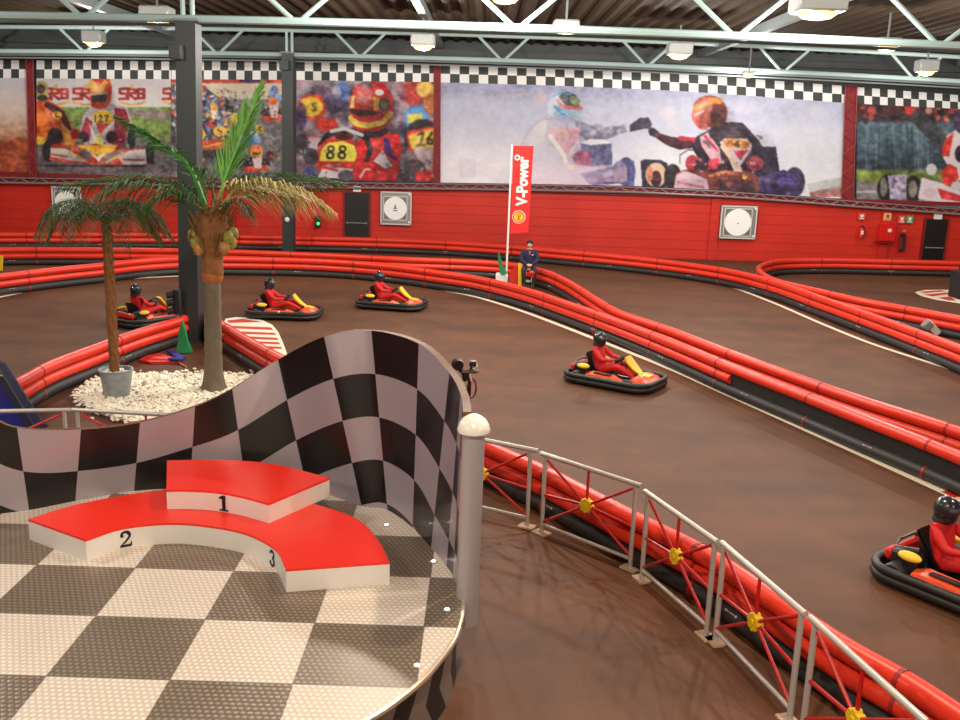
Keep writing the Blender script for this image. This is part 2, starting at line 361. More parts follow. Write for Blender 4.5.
# ================================================================== WALL BANNERS
YP = YW-.02
TAB = {'t': [(-60, 59), (0, 60), (120, 61), (240, 61.5), (297, 62), (434, 64.8), (540, 67.5), (660, 73), (720, 76.5), (845, 86), (960, 95.3), (1030, 102)],
       's': [(-60, 77), (0, 78), (120, 79), (240, 79.5), (297, 80), (434, 82.2), (540, 85), (660, 90), (720, 93.5), (845, 103), (960, 109), (1030, 114)],
       'b': [(-60, 175), (0, 176.5), (120, 178), (240, 181), (297, 181), (438, 182.5), (540, 184), (636, 186), (720, 190), (803, 196), (845, 199.5), (960, 208), (1030, 214)]}
def tab(k, x):
    a = TAB[k]; return float(np.interp(x, [q[0] for q in a], [q[1] for q in a]))
class Poster:
    def __init__(s, x0, x1, step=.7):
        s.x0, s.x1 = x0, x1
        nx = int((x1-x0)/step)+2; ny = int(104/step)
        xs = np.linspace(x0, x1, nx); s.nx, s.ny = nx, ny
        top = np.array([tab('s', x) for x in xs]); bot = np.array([tab('b', x) for x in xs])
        f = np.linspace(0, 1, ny)[:, None]
        s.X = np.repeat(xs[None, :], ny, 0); s.Y = top[None, :]*(1-f)+bot[None, :]*f
        s.c = np.zeros((ny, nx, 3)); s.T = (0, 0, 1)
    def tr(s, ox, oy, k): s.T = (ox, oy, k)
    def w(s, p): return s.T[0]+p[0]/s.T[2], s.T[1]+p[1]/s.T[2]
    def bl(s, a, col):
        a = a[..., None]; s.c = s.c*(1-a)+np.array(col, float)*a
    def grad(s, stops):           # vertical gradient, stops (y in crop units, colour)
        ys = [s.w((0, q[0]))[1] for q in stops]
        for k in range(3): s.c[..., k] = np.interp(s.Y, ys, [q[1][k] for q in stops])
    def e(s, cx, cy, rx, ry, col, a=1., rot=0, soft=.35):
        cx, cy = s.w((cx, cy)); rx /= s.T[2]; ry /= s.T[2]; r = math.radians(rot)
        dx = s.X-cx; dy = s.Y-cy; u = dx*math.cos(r)+dy*math.sin(r); v = -dx*math.sin(r)+dy*math.cos(r)
        d = (1-np.sqrt((u/rx)**2+(v/ry)**2))*min(rx, ry)
        s.bl(np.clip(d/soft+.5, 0, 1)*a, col)
    def p(s, pts, col, a=1.):
        q = [s.w(k) for k in pts]; ins = np.zeros(s.X.shape, bool); n = len(q)
        for i in range(n):
            x1, y1 = q[i]; x2, y2 = q[(i+1) % n]
            if y1 == y2: continue
            c = ((y1 > s.Y) != (y2 > s.Y)) & (s.X < (x2-x1)*(s.Y-y1)/(y2-y1)+x1); ins ^= c
        s.bl(ins*a, col)
    def l(s, pts, w, col, a=1.):
        m = np.zeros(s.X.shape); w = w/s.T[2]/2
        q = [s.w(k) for k in pts]
        for (x1, y1), (x2, y2) in zip(q[:-1], q[1:]):
            L = (x2-x1)**2+(y2-y1)**2+1e-9; t = np.clip(((s.X-x1)*(x2-x1)+(s.Y-y1)*(y2-y1))/L, 0, 1)
            d = np.hypot(s.X-x1-t*(x2-x1), s.Y-y1-t*(y2-y1)); m = np.maximum(m, np.clip((w-d)/.35+.5, 0, 1))
        s.bl(m*a, col)
    def blobs(s, n, box, r, cols, a=.8):
        for i in range(n):
            s.e(random.uniform(box[0], box[2]), random.uniform(box[1], box[3]), random.uniform(*r), random.uniform(*r)*.8, random.choice(cols), a, random.uniform(0, 90), .8)
    def blur(s, k=1):
        for _ in range(k):
            q = np.pad(s.c, ((1, 1), (1, 1), (0, 0)), 'edge')
            s.c = (q[:-2, 1:-1]+q[2:, 1:-1]+q[1:-1, :-2]+q[1:-1, 2:]+2*q[1:-1, 1:-1])/6
    amp = .13
    def grain(s):
        for sc_, am in ((26, .5), (9, .8), (4, 1.)):
            ny, nx = max(2, int(s.ny/sc_*1.2)+2), max(2, int(s.nx/sc_)+2); g = rng.uniform(-1, 1, (ny, nx))
            yy = np.linspace(0, ny-1.001, s.ny); xx = np.linspace(0, nx-1.001, s.nx); y0 = yy.astype(int); x0 = xx.astype(int)
            fy = (yy-y0)[:, None]; fx = (xx-x0)[None, :]
            q = g[y0][:, x0]*(1-fy)*(1-fx)+g[y0+1][:, x0]*fy*(1-fx)+g[y0][:, x0+1]*(1-fy)*fx+g[y0+1][:, x0+1]*fy*fx
            lum = s.c.mean(axis=2); k = np.clip((215-lum)/90, .12, 1)      # busy in the figures, calm in the pale sky
            s.c = s.c*(1+(q*k)[..., None]*s.amp*am*1.4)+(q*k)[..., None]*9*am
    def shade(s, cx, cy, rx, ry, d=.35, l=.4):     # photographed roundness: pale upper left, dark lower right
        s.e(cx+rx*.35, cy+ry*.45, rx*.75, ry*.7, (30, 16, 20), d, soft=min(rx, ry)/s.T[2]*.9); s.e(cx-rx*.35, cy-ry*.45, rx*.4, ry*.35, (255, 240, 230), l, soft=min(rx, ry)/s.T[2]*.35)
    def finish(s, label, cellw, phase, boost=1.0):
        s.grain(); s.blur(2); g_ = s.c.mean(axis=2, keepdims=True); s.c = (g_+(s.c-g_)*.9)*.95+8
        a = V((s.x0+s.x1)/2, 130, YP); t = thing('wall_banner', (a.x, YP, V((s.x0+s.x1)/2, tab('b', (s.x0+s.x1)/2), YP).z), label, 'banner')
        off = WL[t.name]
        # print
        uu = (s.X-480)*math.cos(RO)+(s.Y-360)*math.sin(RO); vv = -(s.X-480)*math.sin(RO)+(s.Y-360)*math.cos(RO)
        k = YP/(F*math.cos(TH)-vv*math.sin(TH)); wx = uu*k-off.x; wz = H+(-F*math.sin(TH)-vv*math.cos(TH))*k-off.z
        nv = s.nx*s.ny; co = np.zeros((nv+4, 3), np.float32); co[:nv, 0] = wx.ravel(); co[:nv, 2] = wz.ravel(); co[:nv, 1] = 0
        me = bpy.data.meshes.new('printed_sheet')
        idx = np.arange(nv).reshape(s.ny, s.nx)
        q = np.stack([idx[:-1, :-1], idx[1:, :-1], idx[1:, 1:], idx[:-1, 1:]], -1).reshape(-1, 4)
        me.from_pydata(co[:nv].tolist(), [], q.tolist())
        cl = np.clip(s.c/255., 0, 1)*boost; cl = np.where(cl <= .04045, cl/12.92, ((cl+.055)/1.055)**2.4)
        at = me.color_attributes.new('print', 'FLOAT_COLOR', 'POINT')
        at.data.foreach_set('color', np.concatenate([cl.reshape(-1, 3), np.ones((nv, 1))], 1).astype(np.float32).ravel())
        me.materials.append(PRINT); o = bpy.data.objects.new('printed_sheet', me); C.objects.link(o); o.parent = t; WL[o.name] = off
        # checkered border strip
        n = int(round((s.x1-s.x0)/cellw*1)); bd = MB(); x = s.x0; c = phase
        while x < s.x1-.3:
            x2 = min(s.x1, x+cellw)
            for r in (0, 1):
                def yy(xx, f): return tab('t', xx)*(1-f)+tab('s', xx)*f
                ps = [V(x, yy(x, r/2), YP-.005), V(x, yy(x, (r+1)/2), YP-.005), V(x2, yy(x2, (r+1)/2), YP-.005), V(x2, yy(x2, r/2), YP-.005)]
                bd.add(ps, [(0, 1, 2, 3)], (c+r) % 2)
            x = x2; c += 1
        bd.build('checkered_border', [CHW, CHB], t, smooth=False)
        # backing board, gives the banner its thickness
        xs = np.linspace(s.x0, s.x1, 12); pt = [V(x, tab('t', x), YP+.04) for x in xs]+[V(x, tab('b', x), YP+.04) for x in xs[::-1]]
        n = len(pt); fr = [Vector((q.x, YP+.004, q.z)) for q in pt]
        MB().add(fr+pt, [tuple(range(n))]+[(i, n+i, n+(i+1) % n, (i+1) % n) for i in range(n)]).build('backing_board', DARK, t, smooth=False)
        return t
CHW = mat('checker_white', (238, 240, 240), .6); CHB = mat('checker_dark', (50, 56, 55), .6)
PRINT = bpy.data.materials.new('banner_print'); PRINT.use_nodes = True
_b = PRINT.node_tree.nodes['Principled BSDF']; _a = PRINT.node_tree.nodes.new('ShaderNodeAttribute'); _a.attribute_name = 'print'
PRINT.node_tree.links.new(_a.outputs['Color'], _b.inputs['Base Color']); _b.inputs['Roughness'].default_value = .6; _b.inputs['Specular IOR Level'].default_value = .25
W_ = (235, 235, 240)
# --- banner 0: hazy sky above orange sand
b = Poster(-60, 30.5); b.tr(0, 0, 3.6)
b.grad([(280, (200, 200, 215)), (400, (222, 200, 190)), (480, (205, 150, 120)), (520, (190, 95, 60)), (640, (160, 60, 38))])
b.p([(-200, 500), (0, 520), (60, 495), (110, 500), (110, 700), (-200, 700)], (175, 75, 45), .8); b.blobs(20, (-100, 540, 110, 620), (8, 26), [(150, 55, 35), (190, 85, 50)], .4)
b.finish('leftmost wall banner showing pale sky over orange sand', 7.9, 1)
# --- banner 1: kart number 127 head on
b = Poster(36.5, 171, .6); b.tr(30, 70, 6.4)
b.grad([(40, (205, 200, 205)), (235, (215, 212, 210)), (240, (120, 150, 70)), (420, (120, 145, 70)), (470, (110, 100, 100)), (700, (95, 82, 88))])
b.p([(480, 245), (900, 262), (900, 325), (600, 290)], (140, 125, 120))
b.p([(560, 330), (760, 420), (760, 480), (560, 480)], (120, 110, 115))
for x0 in (80, 275, 570, 850):          # red lettering on the white fence
    for i, g in enumerate(([(50, 0), (5, 4), (5, 30), (50, 35), (50, 66), (0, 68)], [(0, 68), (0, 0), (45, 8), (45, 30), (0, 34), (48, 68)], [(44, 6), (5, 6), (5, 62), (44, 62), (44, 6), (44, 34), (5, 34)])):
        b.l([(x0+i*58+q[0], 118+q[1]) for q in g], 17, (178, 48, 46))
    b.l([(x0+5, 205), (x0+80, 225), (x0+170, 205)], 14, (225, 170, 90)); b.e(x0+85, 105, 14, 14, (225, 180, 90))
b.p([(470, 50), (515, 45), (520, 200), (480, 230)], (200, 90, 60))
# left rider
b.p([(35, 200), (110, 190), (200, 240), (260, 330), (290, 420), (290, 500), (200, 490), (120, 440), (35, 470)], (225, 85, 30))
b.p([(100, 200), (220, 260), (270, 380), (240, 400), (190, 300), (90, 230)], (70, 30, 40)); b.e(175, 290, 30, 26, (250, 180, 50)); b.l([(165, 275), (165, 300), (185, 300)], 8, (50, 20, 10))
b.p([(40, 240), (90, 270), (150, 400), (90, 440), (40, 340)], (240, 110, 30)); b.p([(200, 340), (250, 380), (280, 480), (220, 480)], (250, 170, 50)); b.e(70, 450, 34, 28, (245, 190, 50))
b.e(75, 130, 42, 62, (190, 170, 90)); b.e(70, 120, 28, 30, (80, 60, 70)); b.e(78, 180, 36, 20, (70, 60, 50))
b.e(120, 520, 42, 70, (38, 34, 40)); b.e(160, 430, 50, 60, (60, 40, 50)); b.e(780, 530, 45, 75, (40, 38, 42)); b.p([(790, 470), (880, 480), (900, 600), (800, 610)], (110, 100, 100)); b.e(650, 440, 26, 80, (40, 40, 45))
# rider
b.p([(340, 290), (380, 240), (520, 215), (620, 240), (650, 330), (600, 480), (350, 480), (320, 400)], (180, 170, 180))
b.p([(330, 380), (360, 300), (400, 330), (380, 460), (300, 440)], (150, 40, 60)); b.p([(540, 240), (610, 250), (640, 330), (600, 480), (560, 500), (540, 380)], (160, 34, 56)); b.e(290, 410, 30, 34, (160, 30, 40)); b.e(560, 470, 34, 40, (150, 40, 60)); b.blobs(14, (340, 250, 620, 440), (5, 12), [W_, (90, 20, 40), (200, 60, 70)], .7)
b.p([(395, 290), (430, 262), (500, 262), (540, 300), (520, 350), (420, 345)], (240, 190, 40))
for g in ([(418, 290), (418, 330)], [(440, 300), (455, 288), (462, 302), (440, 330), (466, 330)], [(478, 292), (500, 292), (484, 330)]): b.l(g, 8, (30, 25, 20))
b.p([(375, 330), (420, 420), (440, 400), (530, 330), (545, 330), (470, 440), (460, 500), (405, 490), (400, 430)], (225, 222, 225)); b.p([(420, 335), (505, 345), (450, 415)], (215, 60, 50)); b.e(437, 455, 30, 40, (240, 225, 120))
b.e(345, 430, 30, 34, (40, 30, 35)); b.e(520, 430, 34, 40, (60, 25, 35))
b.e(450, 150, 72, 102, (215, 75, 40)); b.e(435, 95, 62, 52, (235, 170, 60)); b.p([(400, 60), (440, 110), (480, 60), (470, 45), (410, 45)], (215, 50, 30)); b.e(495, 160, 26, 84, (200, 60, 40), .9, 10); b.p([(385, 160), (490, 150), (485, 205), (405, 210)], (55, 50, 50)); b.l([(385, 158), (490, 148)], 10, (200, 190, 180)); b.e(440, 225, 50, 22, (205, 70, 40))
# nose
b.p([(125, 575), (135, 480), (170, 470), (250, 510), (420, 470), (560, 510), (720, 500), (745, 600), (600, 605), (410, 600), (250, 590)], (225, 60, 35))
b.p([(130, 500), (220, 500), (300, 540), (370, 590), (240, 575), (130, 555)], (215, 205, 205)); b.p([(740, 505), (640, 515), (560, 560), (600, 605), (745, 602)], (215, 205, 210)); b.l([(140, 540), (240, 555)], 14, (200, 120, 60)); b.l([(600, 575), (730, 575)], 12, (150, 60, 50))
b.p([(300, 480), (420, 480), (560, 480), (520, 540), (430, 570), (370, 540)], (245, 180, 50)); b.p([(380, 520), (430, 560), (490, 515), (440, 590)], W_); b.p([(370, 590), (400, 540), (350, 500), (300, 520)], (120, 110, 120)); b.p([(450, 590), (500, 530), (600, 510), (520, 600)], (130, 115, 120)); b.l([(250, 520), (340, 580)], 10, (240, 200, 70)); b.l([(490, 590), (600, 530)], 10, (240, 200, 70))
b.l([(100, 612), (740, 615)], 12, (60, 40, 45))
b.shade(450, 150, 72, 100); b.shade(160, 340, 100, 130, .4, .2); b.shade(480, 360, 120, 100, .35, .15); b.shade(240, 540, 110, 50, .3, .3); b.shade(640, 550, 110, 50, .3, .3); b.blobs(30, (300, 250, 640, 480), (3, 9), [(60, 30, 40), (240, 230, 235), (150, 40, 50)], .6); b.blobs(16, (140, 480, 740, 600), (4, 12), [(90, 60, 60), (240, 200, 90), (230, 225, 225)], .4)
b.finish('wall banner with kart number 127 head on, left of the thick column', 7.8, 0)
# --- banner 2: pack of karts
b = Poster(171.5, 284, .6); b.tr(195, 75, 6.55)
b.grad([(0, (120, 110, 110)), (28, (190, 60, 50)), (50, (200, 70, 60)), (58, (225, 210, 185)), (150, (215, 200, 175)), (165, (120, 115, 118)), (700, (112, 108, 112))])
b.p([(300, 25), (430, 25), (430, 48), (300, 48)], (60, 60, 120))
KC = [(210, 50, 40), (235, 235, 240), (90, 130, 200), (240, 180, 50), (40, 40, 50), (60, 60, 75), (220, 110, 70), (150, 190, 230), (45, 45, 50)]
b.p([(-160, 60), (40, 60), (200, 180), (300, 250), (370, 420), (240, 560), (-160, 640)], (92, 84, 92))
b.blobs(150, (-160, 70, 60, 560), (8, 24), KC, .85); b.blobs(90, (40, 150, 220, 440), (8, 24), KC, .85); b.blobs(60, (200, 200, 350, 520), (8, 22), KC, .85)
b.e(125, 245, 24, 45, (245, 235, 200)); b.e(125, 215, 26, 20, (235, 180, 70)); b.e(265, 280, 34, 30, (240, 190, 60)); b.e(165, 370, 44, 36, (240, 190, 70)); b.l([(150, 360), (180, 375)], 10, (60, 40, 30)); b.e(40, 390, 28, 34, (235, 190, 50)); b.l([(30, 375), (30, 405)], 7, (40, 30, 20)); b.l([(46, 375), (46, 405)], 7, (40, 30, 20))
b.p([(10, 440), (200, 420), (230, 450), (200, 480), (20, 490)], (225, 70, 35)); b.l([(20, 480), (190, 440)], 10, (245, 190, 60)); b.p([(0, 500), (190, 490), (190, 540), (0, 540)], (60, 50, 55))
for (cx, cy, k) in ((510, 200, 1.), (400, 520, 1.15)):      # two single karts
    b.e(cx, cy+50*k, 80*k, 36*k, (50, 42, 48)); b.p([(cx-70*k, cy+70*k), (cx+68*k, cy+60*k), (cx+70*k, cy+95*k), (cx-60*k, cy+105*k)], (215, 70, 50))
    b.p([(cx-30*k, cy-30*k), (cx+40*k, cy-30*k), (cx+30*k, cy+80*k), (cx-10*k, cy+80*k)], (225, 200, 200)); b.e(cx, cy-30*k, 34*k, 30*k, (230, 110, 60)); b.e(cx, cy-80*k, 28*k, 28*k, (110, 150, 210))
b.e(400, 515, 40, 30, (240, 150, 60)); b.l([(380, 505), (390, 525), (400, 505), (410, 525), (425, 505)], 6, (40, 30, 30)); b.e(280, 570, 50, 40, (60, 56, 62)); b.e(490, 530, 28, 34, (90, 50, 60)); b.p([(355, 370), (420, 365), (415, 395), (365, 400)], (150, 190, 235)); b.p([(395, 330), (445, 330), (450, 380), (400, 378)], (225, 170, 60)); b.l([(410, 340), (435, 340), (415, 355), (435, 370)], 6, (60, 40, 30)); b.e(520, 95, 22, 26, (80, 120, 200)); b.e(555, 150, 26, 22, (120, 160, 225)); b.e(350, 430, 34, 44, (50, 80, 150)); b.e(300, 490, 30, 26, (110, 150, 210))
b.blobs(260, (-160, 90, 330, 480), (3, 9), KC, .8); b.blobs(60, (440, 90, 580, 280), (3, 10), KC, .7); b.blobs(60, (250, 380, 560, 600), (3, 10), KC, .7)
b.finish('wall banner crowded with a pack of karts, between the two dark columns', 8.1, 1)
# --- banner 3: number 88
b = Poster(296.5, 434, .6); b.tr(290, 75, 6.26)
b.grad([(0, (150, 135, 145)), (300, (120, 90, 110)), (700, (60, 50, 60))])
b.blobs(120, (40, 30, 900, 420), (20, 60), [(70, 55, 75), (180, 170, 185), (200, 60, 60), (70, 60, 130), (110, 95, 115), (200, 190, 200), (60, 55, 60)], .6)
b.p([(40, 360), (110, 330), (300, 330), (300, 600), (40, 640)], (120, 105, 120), .8); b.e(80, 430, 50, 70, (50, 44, 52)); b.p([(110, 380), (200, 370), (200, 470), (120, 470)], (210, 195, 205)); b.l([(120, 385), (190, 385)], 14, (200, 60, 70))
b.blur(10); b.blobs(60, (40, 30, 900, 420), (8, 22), [(70, 55, 75), (190, 180, 195), (200, 60, 60), (70, 60, 130)], .45); b.blur(5); b.e(140, 200, 92, 82, (220, 70, 40)); b.e(130, 200, 74, 62, (240, 200, 60)); b.l([(165, 178), (145, 178), (145, 198), (162, 200), (160, 222), (142, 222)], 8, (60, 40, 30)); b.e(70, 260, 34, 90, (60, 40, 90), .8); b.e(230, 310, 70, 44, (215, 50, 40)); b.e(330, 100, 46, 64, (80, 120, 200), .8); b.e(290, 110, 30, 40, (210, 205, 225), .7); b.e(270, 180, 60, 60, (60, 50, 90), .6); b.e(780, 100, 70, 90, (205, 60, 50), .9); b.e(850, 90, 60, 50, (245, 200, 90)); b.e(880, 180, 40, 70, (210, 120, 60))
b.e(790, 270, 78, 80, (90, 150, 225)); b.p([(735, 245), (830, 240), (830, 290), (735, 300)], (235, 225, 90)); b.e(830, 400, 115, 125, (45, 42, 48)); b.p([(730, 350), (905, 320), (905, 640), (740, 560)], (215, 60, 50)); b.p([(740, 380), (890, 335), (905, 340), (905, 460), (760, 460)], (240, 205, 70)); b.p([(770, 460), (900, 460), (890, 600), (800, 560)], (205, 180, 195)); b.e(740, 530, 60, 55, (105, 100, 110)); b.e(780, 590, 70, 60, (70, 65, 75)); b.p([(790, 600), (905, 610), (905, 665), (780, 660)], (210, 40, 40))
for g in ([(800, 375), (835, 362), (815, 440)], [(795, 442), (840, 438)], [(890, 360), (862, 400), (862, 430), (890, 432), (892, 405), (865, 405)]): b.l(g, 13, (30, 25, 25))
b.blur(4)
# rider body
b.p([(430, 400), (560, 350), (680, 370), (700, 470), (660, 660), (400, 660), (380, 560)], (222, 34, 36)); b.p([(520, 540), (580, 470), (610, 520), (660, 600), (640, 630), (560, 560)], (228, 225, 235)); b.p([(590, 390), (620, 400), (640, 500), (690, 540), (650, 530), (600, 490), (590, 470)], (50, 40, 130)); b.l([(615, 525), (655, 560)], 12, (220, 60, 60)); b.l([(605, 560), (640, 590)], 12, (90, 130, 210))
b.e(520, 350, 88, 44, (40, 34, 44)); b.p([(540, 600), (690, 560), (660, 660), (530, 660)], (225, 40, 38))
b.e(510, 195, 138, 162, (212, 34, 34)); b.e(480, 110, 90, 60, (220, 50, 45)); b.e(480, 60, 40, 22, (110, 80, 90)); b.p([(400, 125), (560, 130), (560, 225), (390, 205)], (205, 60, 50)); b.p([(385, 135), (405, 125), (400, 205), (372, 208)], (225, 190, 110)); b.p([(520, 135), (560, 140), (552, 225), (525, 222)], (235, 170, 60)); b.e(455, 155, 40, 30, (215, 80, 80)); b.p([(370, 210), (560, 228), (550, 250), (430, 258), (380, 235)], (60, 30, 30)); b.e(590, 185, 34, 44, (70, 70, 50)); b.e(590, 185, 20, 28, (120, 110, 80)); b.e(560, 110, 28, 20, (240, 225, 225)); b.l([(382, 270), (420, 305), (500, 318), (580, 295), (628, 245)], 36, (240, 205, 70)); b.l([(395, 325), (480, 350), (580, 330), (625, 280)], 16, (190, 30, 30)); b.e(450, 265, 60, 10, (190, 40, 40))
# nose and wheel of 88
b.l([(190, 440), (230, 380), (300, 345), (400, 350), (480, 400), (505, 470), (480, 530)], 34, (38, 34, 40)); b.l([(260, 352), (340, 335), (450, 375)], 24, (205, 200, 205))
b.p([(165, 570), (175, 450), (230, 400), (330, 380), (410, 420), (440, 500), (420, 570), (400, 600), (320, 600), (200, 620)], (220, 50, 36)); b.e(340, 385, 60, 22, (90, 30, 30)); b.p([(185, 540), (195, 470), (240, 425), (330, 412), (400, 440), (420, 490), (405, 540)], (245, 232, 70))
for ox in (232, 305):
    b.e(ox+24, 462, 24, 22, (30, 28, 25)); b.e(ox+25, 462, 12, 10, (245, 232, 70)); b.e(ox+20, 503, 27, 25, (30, 28, 25)); b.e(ox+20, 503, 13, 11, (245, 232, 70))
b.p([(210, 560), (320, 555), (300, 610), (200, 600)], (220, 120, 120)); b.p([(175, 640), (200, 590), (320, 580), (400, 590), (330, 650)], (225, 215, 225)); b.l([(215, 580), (300, 600)], 14, (215, 50, 50)); b.e(130, 510, 50, 52, (60, 55, 62)); b.e(120, 600, 30, 16, (60, 80, 190)); b.e(350, 630, 50, 36, (90, 88, 100)); b.p([(410, 570), (520, 560), (540, 650), (420, 660)], (215, 36, 36)); b.l([(440, 640), (470, 590), (500, 590)], 14, (235, 180, 180))
b.shade(510, 190, 135, 150, .4, .35); b.shade(580, 500, 120, 120, .35, .15); b.shade(300, 520, 110, 110, .2, .15); b.shade(840, 480, 80, 120, .3, .2); b.l([(470, 350), (560, 365), (610, 345)], 8, (25, 20, 26)); b.blobs(26, (440, 400, 700, 640), (4, 12), [(170, 20, 26), (240, 90, 80), (236, 220, 226)], .4); b.blobs(30, (700, 470, 900, 650), (5, 14), [(50, 46, 52), (180, 170, 180), (205, 60, 60)], .5); b.blobs(24, (40, 370, 230, 640), (5, 14), [(40, 36, 44), (170, 160, 175), (205, 60, 60)], .5)
b.finish('wall banner of a racer in a red helmet with yellow number 88', 8.3, 1)
# --- banner 4: two racers touching fists
b = Poster(440.5, 845, .65); b.tr(500, 80, 5.333)
b.grad([(30, (150, 155, 195)), (120, (175, 182, 212)), (300, (200, 206, 228)), (560, (228, 224, 238))])
for k in range(26):
    x = random.uniform(-300, 1700); b.e(x, random.uniform(60, 480), random.uniform(120, 300), random.uniform(30, 80), random.choice([(190, 196, 222), (215, 218, 235), (170, 176, 210), (235, 232, 244)]), .25, soft=30)
b.e(-150, 480, 330, 170, (242, 240, 248), .85, soft=40); b.e(900, 430, 200, 90, (232, 236, 244), .8, soft=30); b.e(1650, 420, 180, 140, (205, 215, 225), .6, soft=30)
b.l([(-60, 95), (170, 70)], 18, (205, 190, 205), .5); b.e(215, 100, 34, 34, (215, 195, 205), .6, soft=3); b.e(900, 180, 40, 40, (215, 205, 215), .6, soft=3)
b.p([(-220, 420), (-130, 420), (-130, 520), (-220, 520)], (220, 210, 235), .5)
b.p([(110, 340), (150, 260), (210, 205), (300, 190), (430, 210), (500, 250), (460, 330), (420, 470), (200, 500), (120, 430)], (182, 180, 208), .95)
b.p([(120, 330), (190, 240), (250, 210), (240, 330), (180, 360)], (208, 208, 222), .9); b.p([(400, 215), (480, 240), (540, 250), (660, 245), (680, 275), (560, 320), (460, 320), (410, 290)], (140, 140, 170)); b.blobs(18, (480, 245, 660, 300), (8, 18), [(200, 200, 215), (150, 150, 175)], .6)
b.p([(260, 260), (420, 255), (425, 340), (370, 420), (330, 400), (290, 330)], (218, 160, 185), .9); b.l([(270, 300), (340, 400), (350, 440)], 24, (240, 235, 215)); b.l([(420, 320), (370, 400)], 14, (210, 205, 225)); b.e(340, 285, 30, 22, (225, 190, 170), .8)
b.p([(430, 340), (480, 320), (595, 335), (600, 470), (440, 460)], (98, 100, 145)); b.p([(430, 335), (480, 315), (560, 318), (595, 338), (480, 348)], (225, 225, 238)); b.e(440, 420, 52, 44, (165, 85, 125)); b.p([(150, 460), (330, 440), (480, 460), (650, 450), (690, 540), (500, 570), (200, 560), (60, 550), (60, 480)], (205, 180, 212), .8)
b.p([(420, 500), (560, 470), (660, 450), (680, 550), (480, 555)], (128, 118, 170)); b.l([(470, 540), (660, 490)], 12, (190, 110, 150)); b.l([(500, 555), (690, 540)], 14, (100, 80, 130)); b.p([(540, 500), (670, 450), (680, 480), (560, 520)], (180, 170, 205)); b.e(375, 465, 22, 14, (240, 215, 170))
b.e(672, 490, 50, 78, (78, 80, 128)); b.e(640, 490, 40, 60, (130, 125, 170)); b.p([(600, 480), (668, 455), (680, 540), (610, 545)], (175, 150, 185)); b.e(190, 520, 190, 60, (232, 218, 238), .7, soft=14)
b.e(345, 135, 86, 72, (150, 190, 225), 1, 15); b.e(280, 130, 26, 60, (205, 215, 235), .9, 10); b.e(370, 110, 58, 42, (70, 74, 84), 1, 25); b.e(400, 110, 30, 24, (140, 160, 110), .9, 30); b.l([(310, 110), (350, 145), (430, 150)], 18, (225, 100, 100)); b.l([(290, 140), (330, 180), (400, 195)], 12, (90, 150, 215)); b.e(390, 185, 40, 22, (165, 205, 230)); b.l([(300, 85), (340, 130)], 8, (235, 235, 245)); b.l([(275, 90), (320, 70), (380, 75)], 7, (90, 150, 200))
b.shade(345, 135, 84, 70, .2, .3); b.shade(300, 300, 150, 110, .12, .25); b.e(200, 430, 150, 120, (240, 238, 248), .5, soft=24); b.e(330, 500, 220, 60, (225, 205, 225), .45, soft=12)
# right racer
b.tr(630, 80, 4.8)
for k, (cx, cy) in enumerate(((555, 130), (890, 150), (870, 240), (830, 310), (180, 160), (210, 220))): b.e(cx, cy, 60 if k < 4 else 36, 28, (212, 208, 222), .5, soft=5)
b.e(840, 470, 130, 60, (225, 230, 238), .6, soft=20); b.p([(860, 540), (1040, 500), (1040, 560), (870, 565)], (165, 110, 110)); b.p([(850, 500), (1040, 460), (1040, 520), (860, 535)], (175, 180, 175), .7)
b.p([(0, 215), (50, 180), (90, 180), (105, 210), (100, 235), (60, 235), (0, 250)], (58, 52, 68)); b.p([(85, 240), (110, 228), (140, 250), (130, 280), (95, 265)], (48, 40, 52))
b.p([(125, 250), (190, 270), (250, 280), (340, 280), (350, 320), (240, 335), (180, 315), (120, 275)], (70, 36, 46)); b.l([(240, 280), (340, 290)], 22, (190, 45, 66))
b.p([(0, 380), (20, 390), (22, 510), (0, 510)], (90, 95, 160))
b.p([(50, 390), (70, 380), (150, 385), (180, 400), (180, 515), (60, 518)], (44, 40, 60)); b.e(125, 455, 50, 58, (225, 190, 160)); b.e(125, 475, 26, 40, (70, 40, 50)); b.e(95, 450, 14, 40, (200, 120, 90)); b.e(205, 465, 42, 62, (50, 42, 48)); b.l([(240, 400), (240, 360), (280, 335), (340, 340)], 5, (70, 60, 80))
b.p([(320, 270), (370, 245), (430, 200), (540, 205), (620, 290), (660, 380), (620, 500), (400, 490), (330, 380), (300, 330)], (52, 40, 56)); b.p([(335, 275), (372, 250), (430, 330), (440, 400), (400, 400), (345, 320)], (215, 165, 185)); b.l([(360, 270), (420, 340)], 12, (200, 60, 80))
b.p([(580, 290), (640, 320), (700, 320), (720, 450), (600, 470)], (44, 38, 56)); b.e(790, 490, 50, 72, (56, 48, 80)); b.p([(600, 470), (740, 430), (800, 470), (800, 550), (560, 555)], (66, 52, 105)); b.e(745, 490, 40, 24, (90, 80, 170), .8)
b.e(300, 400, 34, 40, (180, 50, 66)); b.e(340, 420, 34, 44, (56, 34, 44)); b.p([(370, 430), (380, 380), (430, 375), (430, 430)], (205, 60, 80)); b.e(510, 420, 90, 34, (48, 34, 44)); b.e(600, 400, 40, 36, (150, 50, 70))
b.p([(210, 520), (220, 450), (260, 430), (330, 430), (400, 440), (560, 430), (620, 470), (620, 555), (400, 540)], (120, 56, 56)); b.p([(210, 520), (222, 455), (260, 435), (310, 450), (370, 480), (380, 530)], (215, 180, 200)); b.l([(230, 490), (350, 515)], 12, (180, 110, 120)); b.l([(380, 460), (460, 440), (560, 465)], 14, (205, 110, 70)); b.e(550, 463, 13, 13, (255, 190, 70)); b.p([(430, 480), (600, 480), (600, 555), (430, 550)], (70, 44, 56)); b.blobs(16, (380, 450, 600, 540), (6, 16), [(150, 70, 60), (60, 36, 50), (190, 110, 80)], .6)
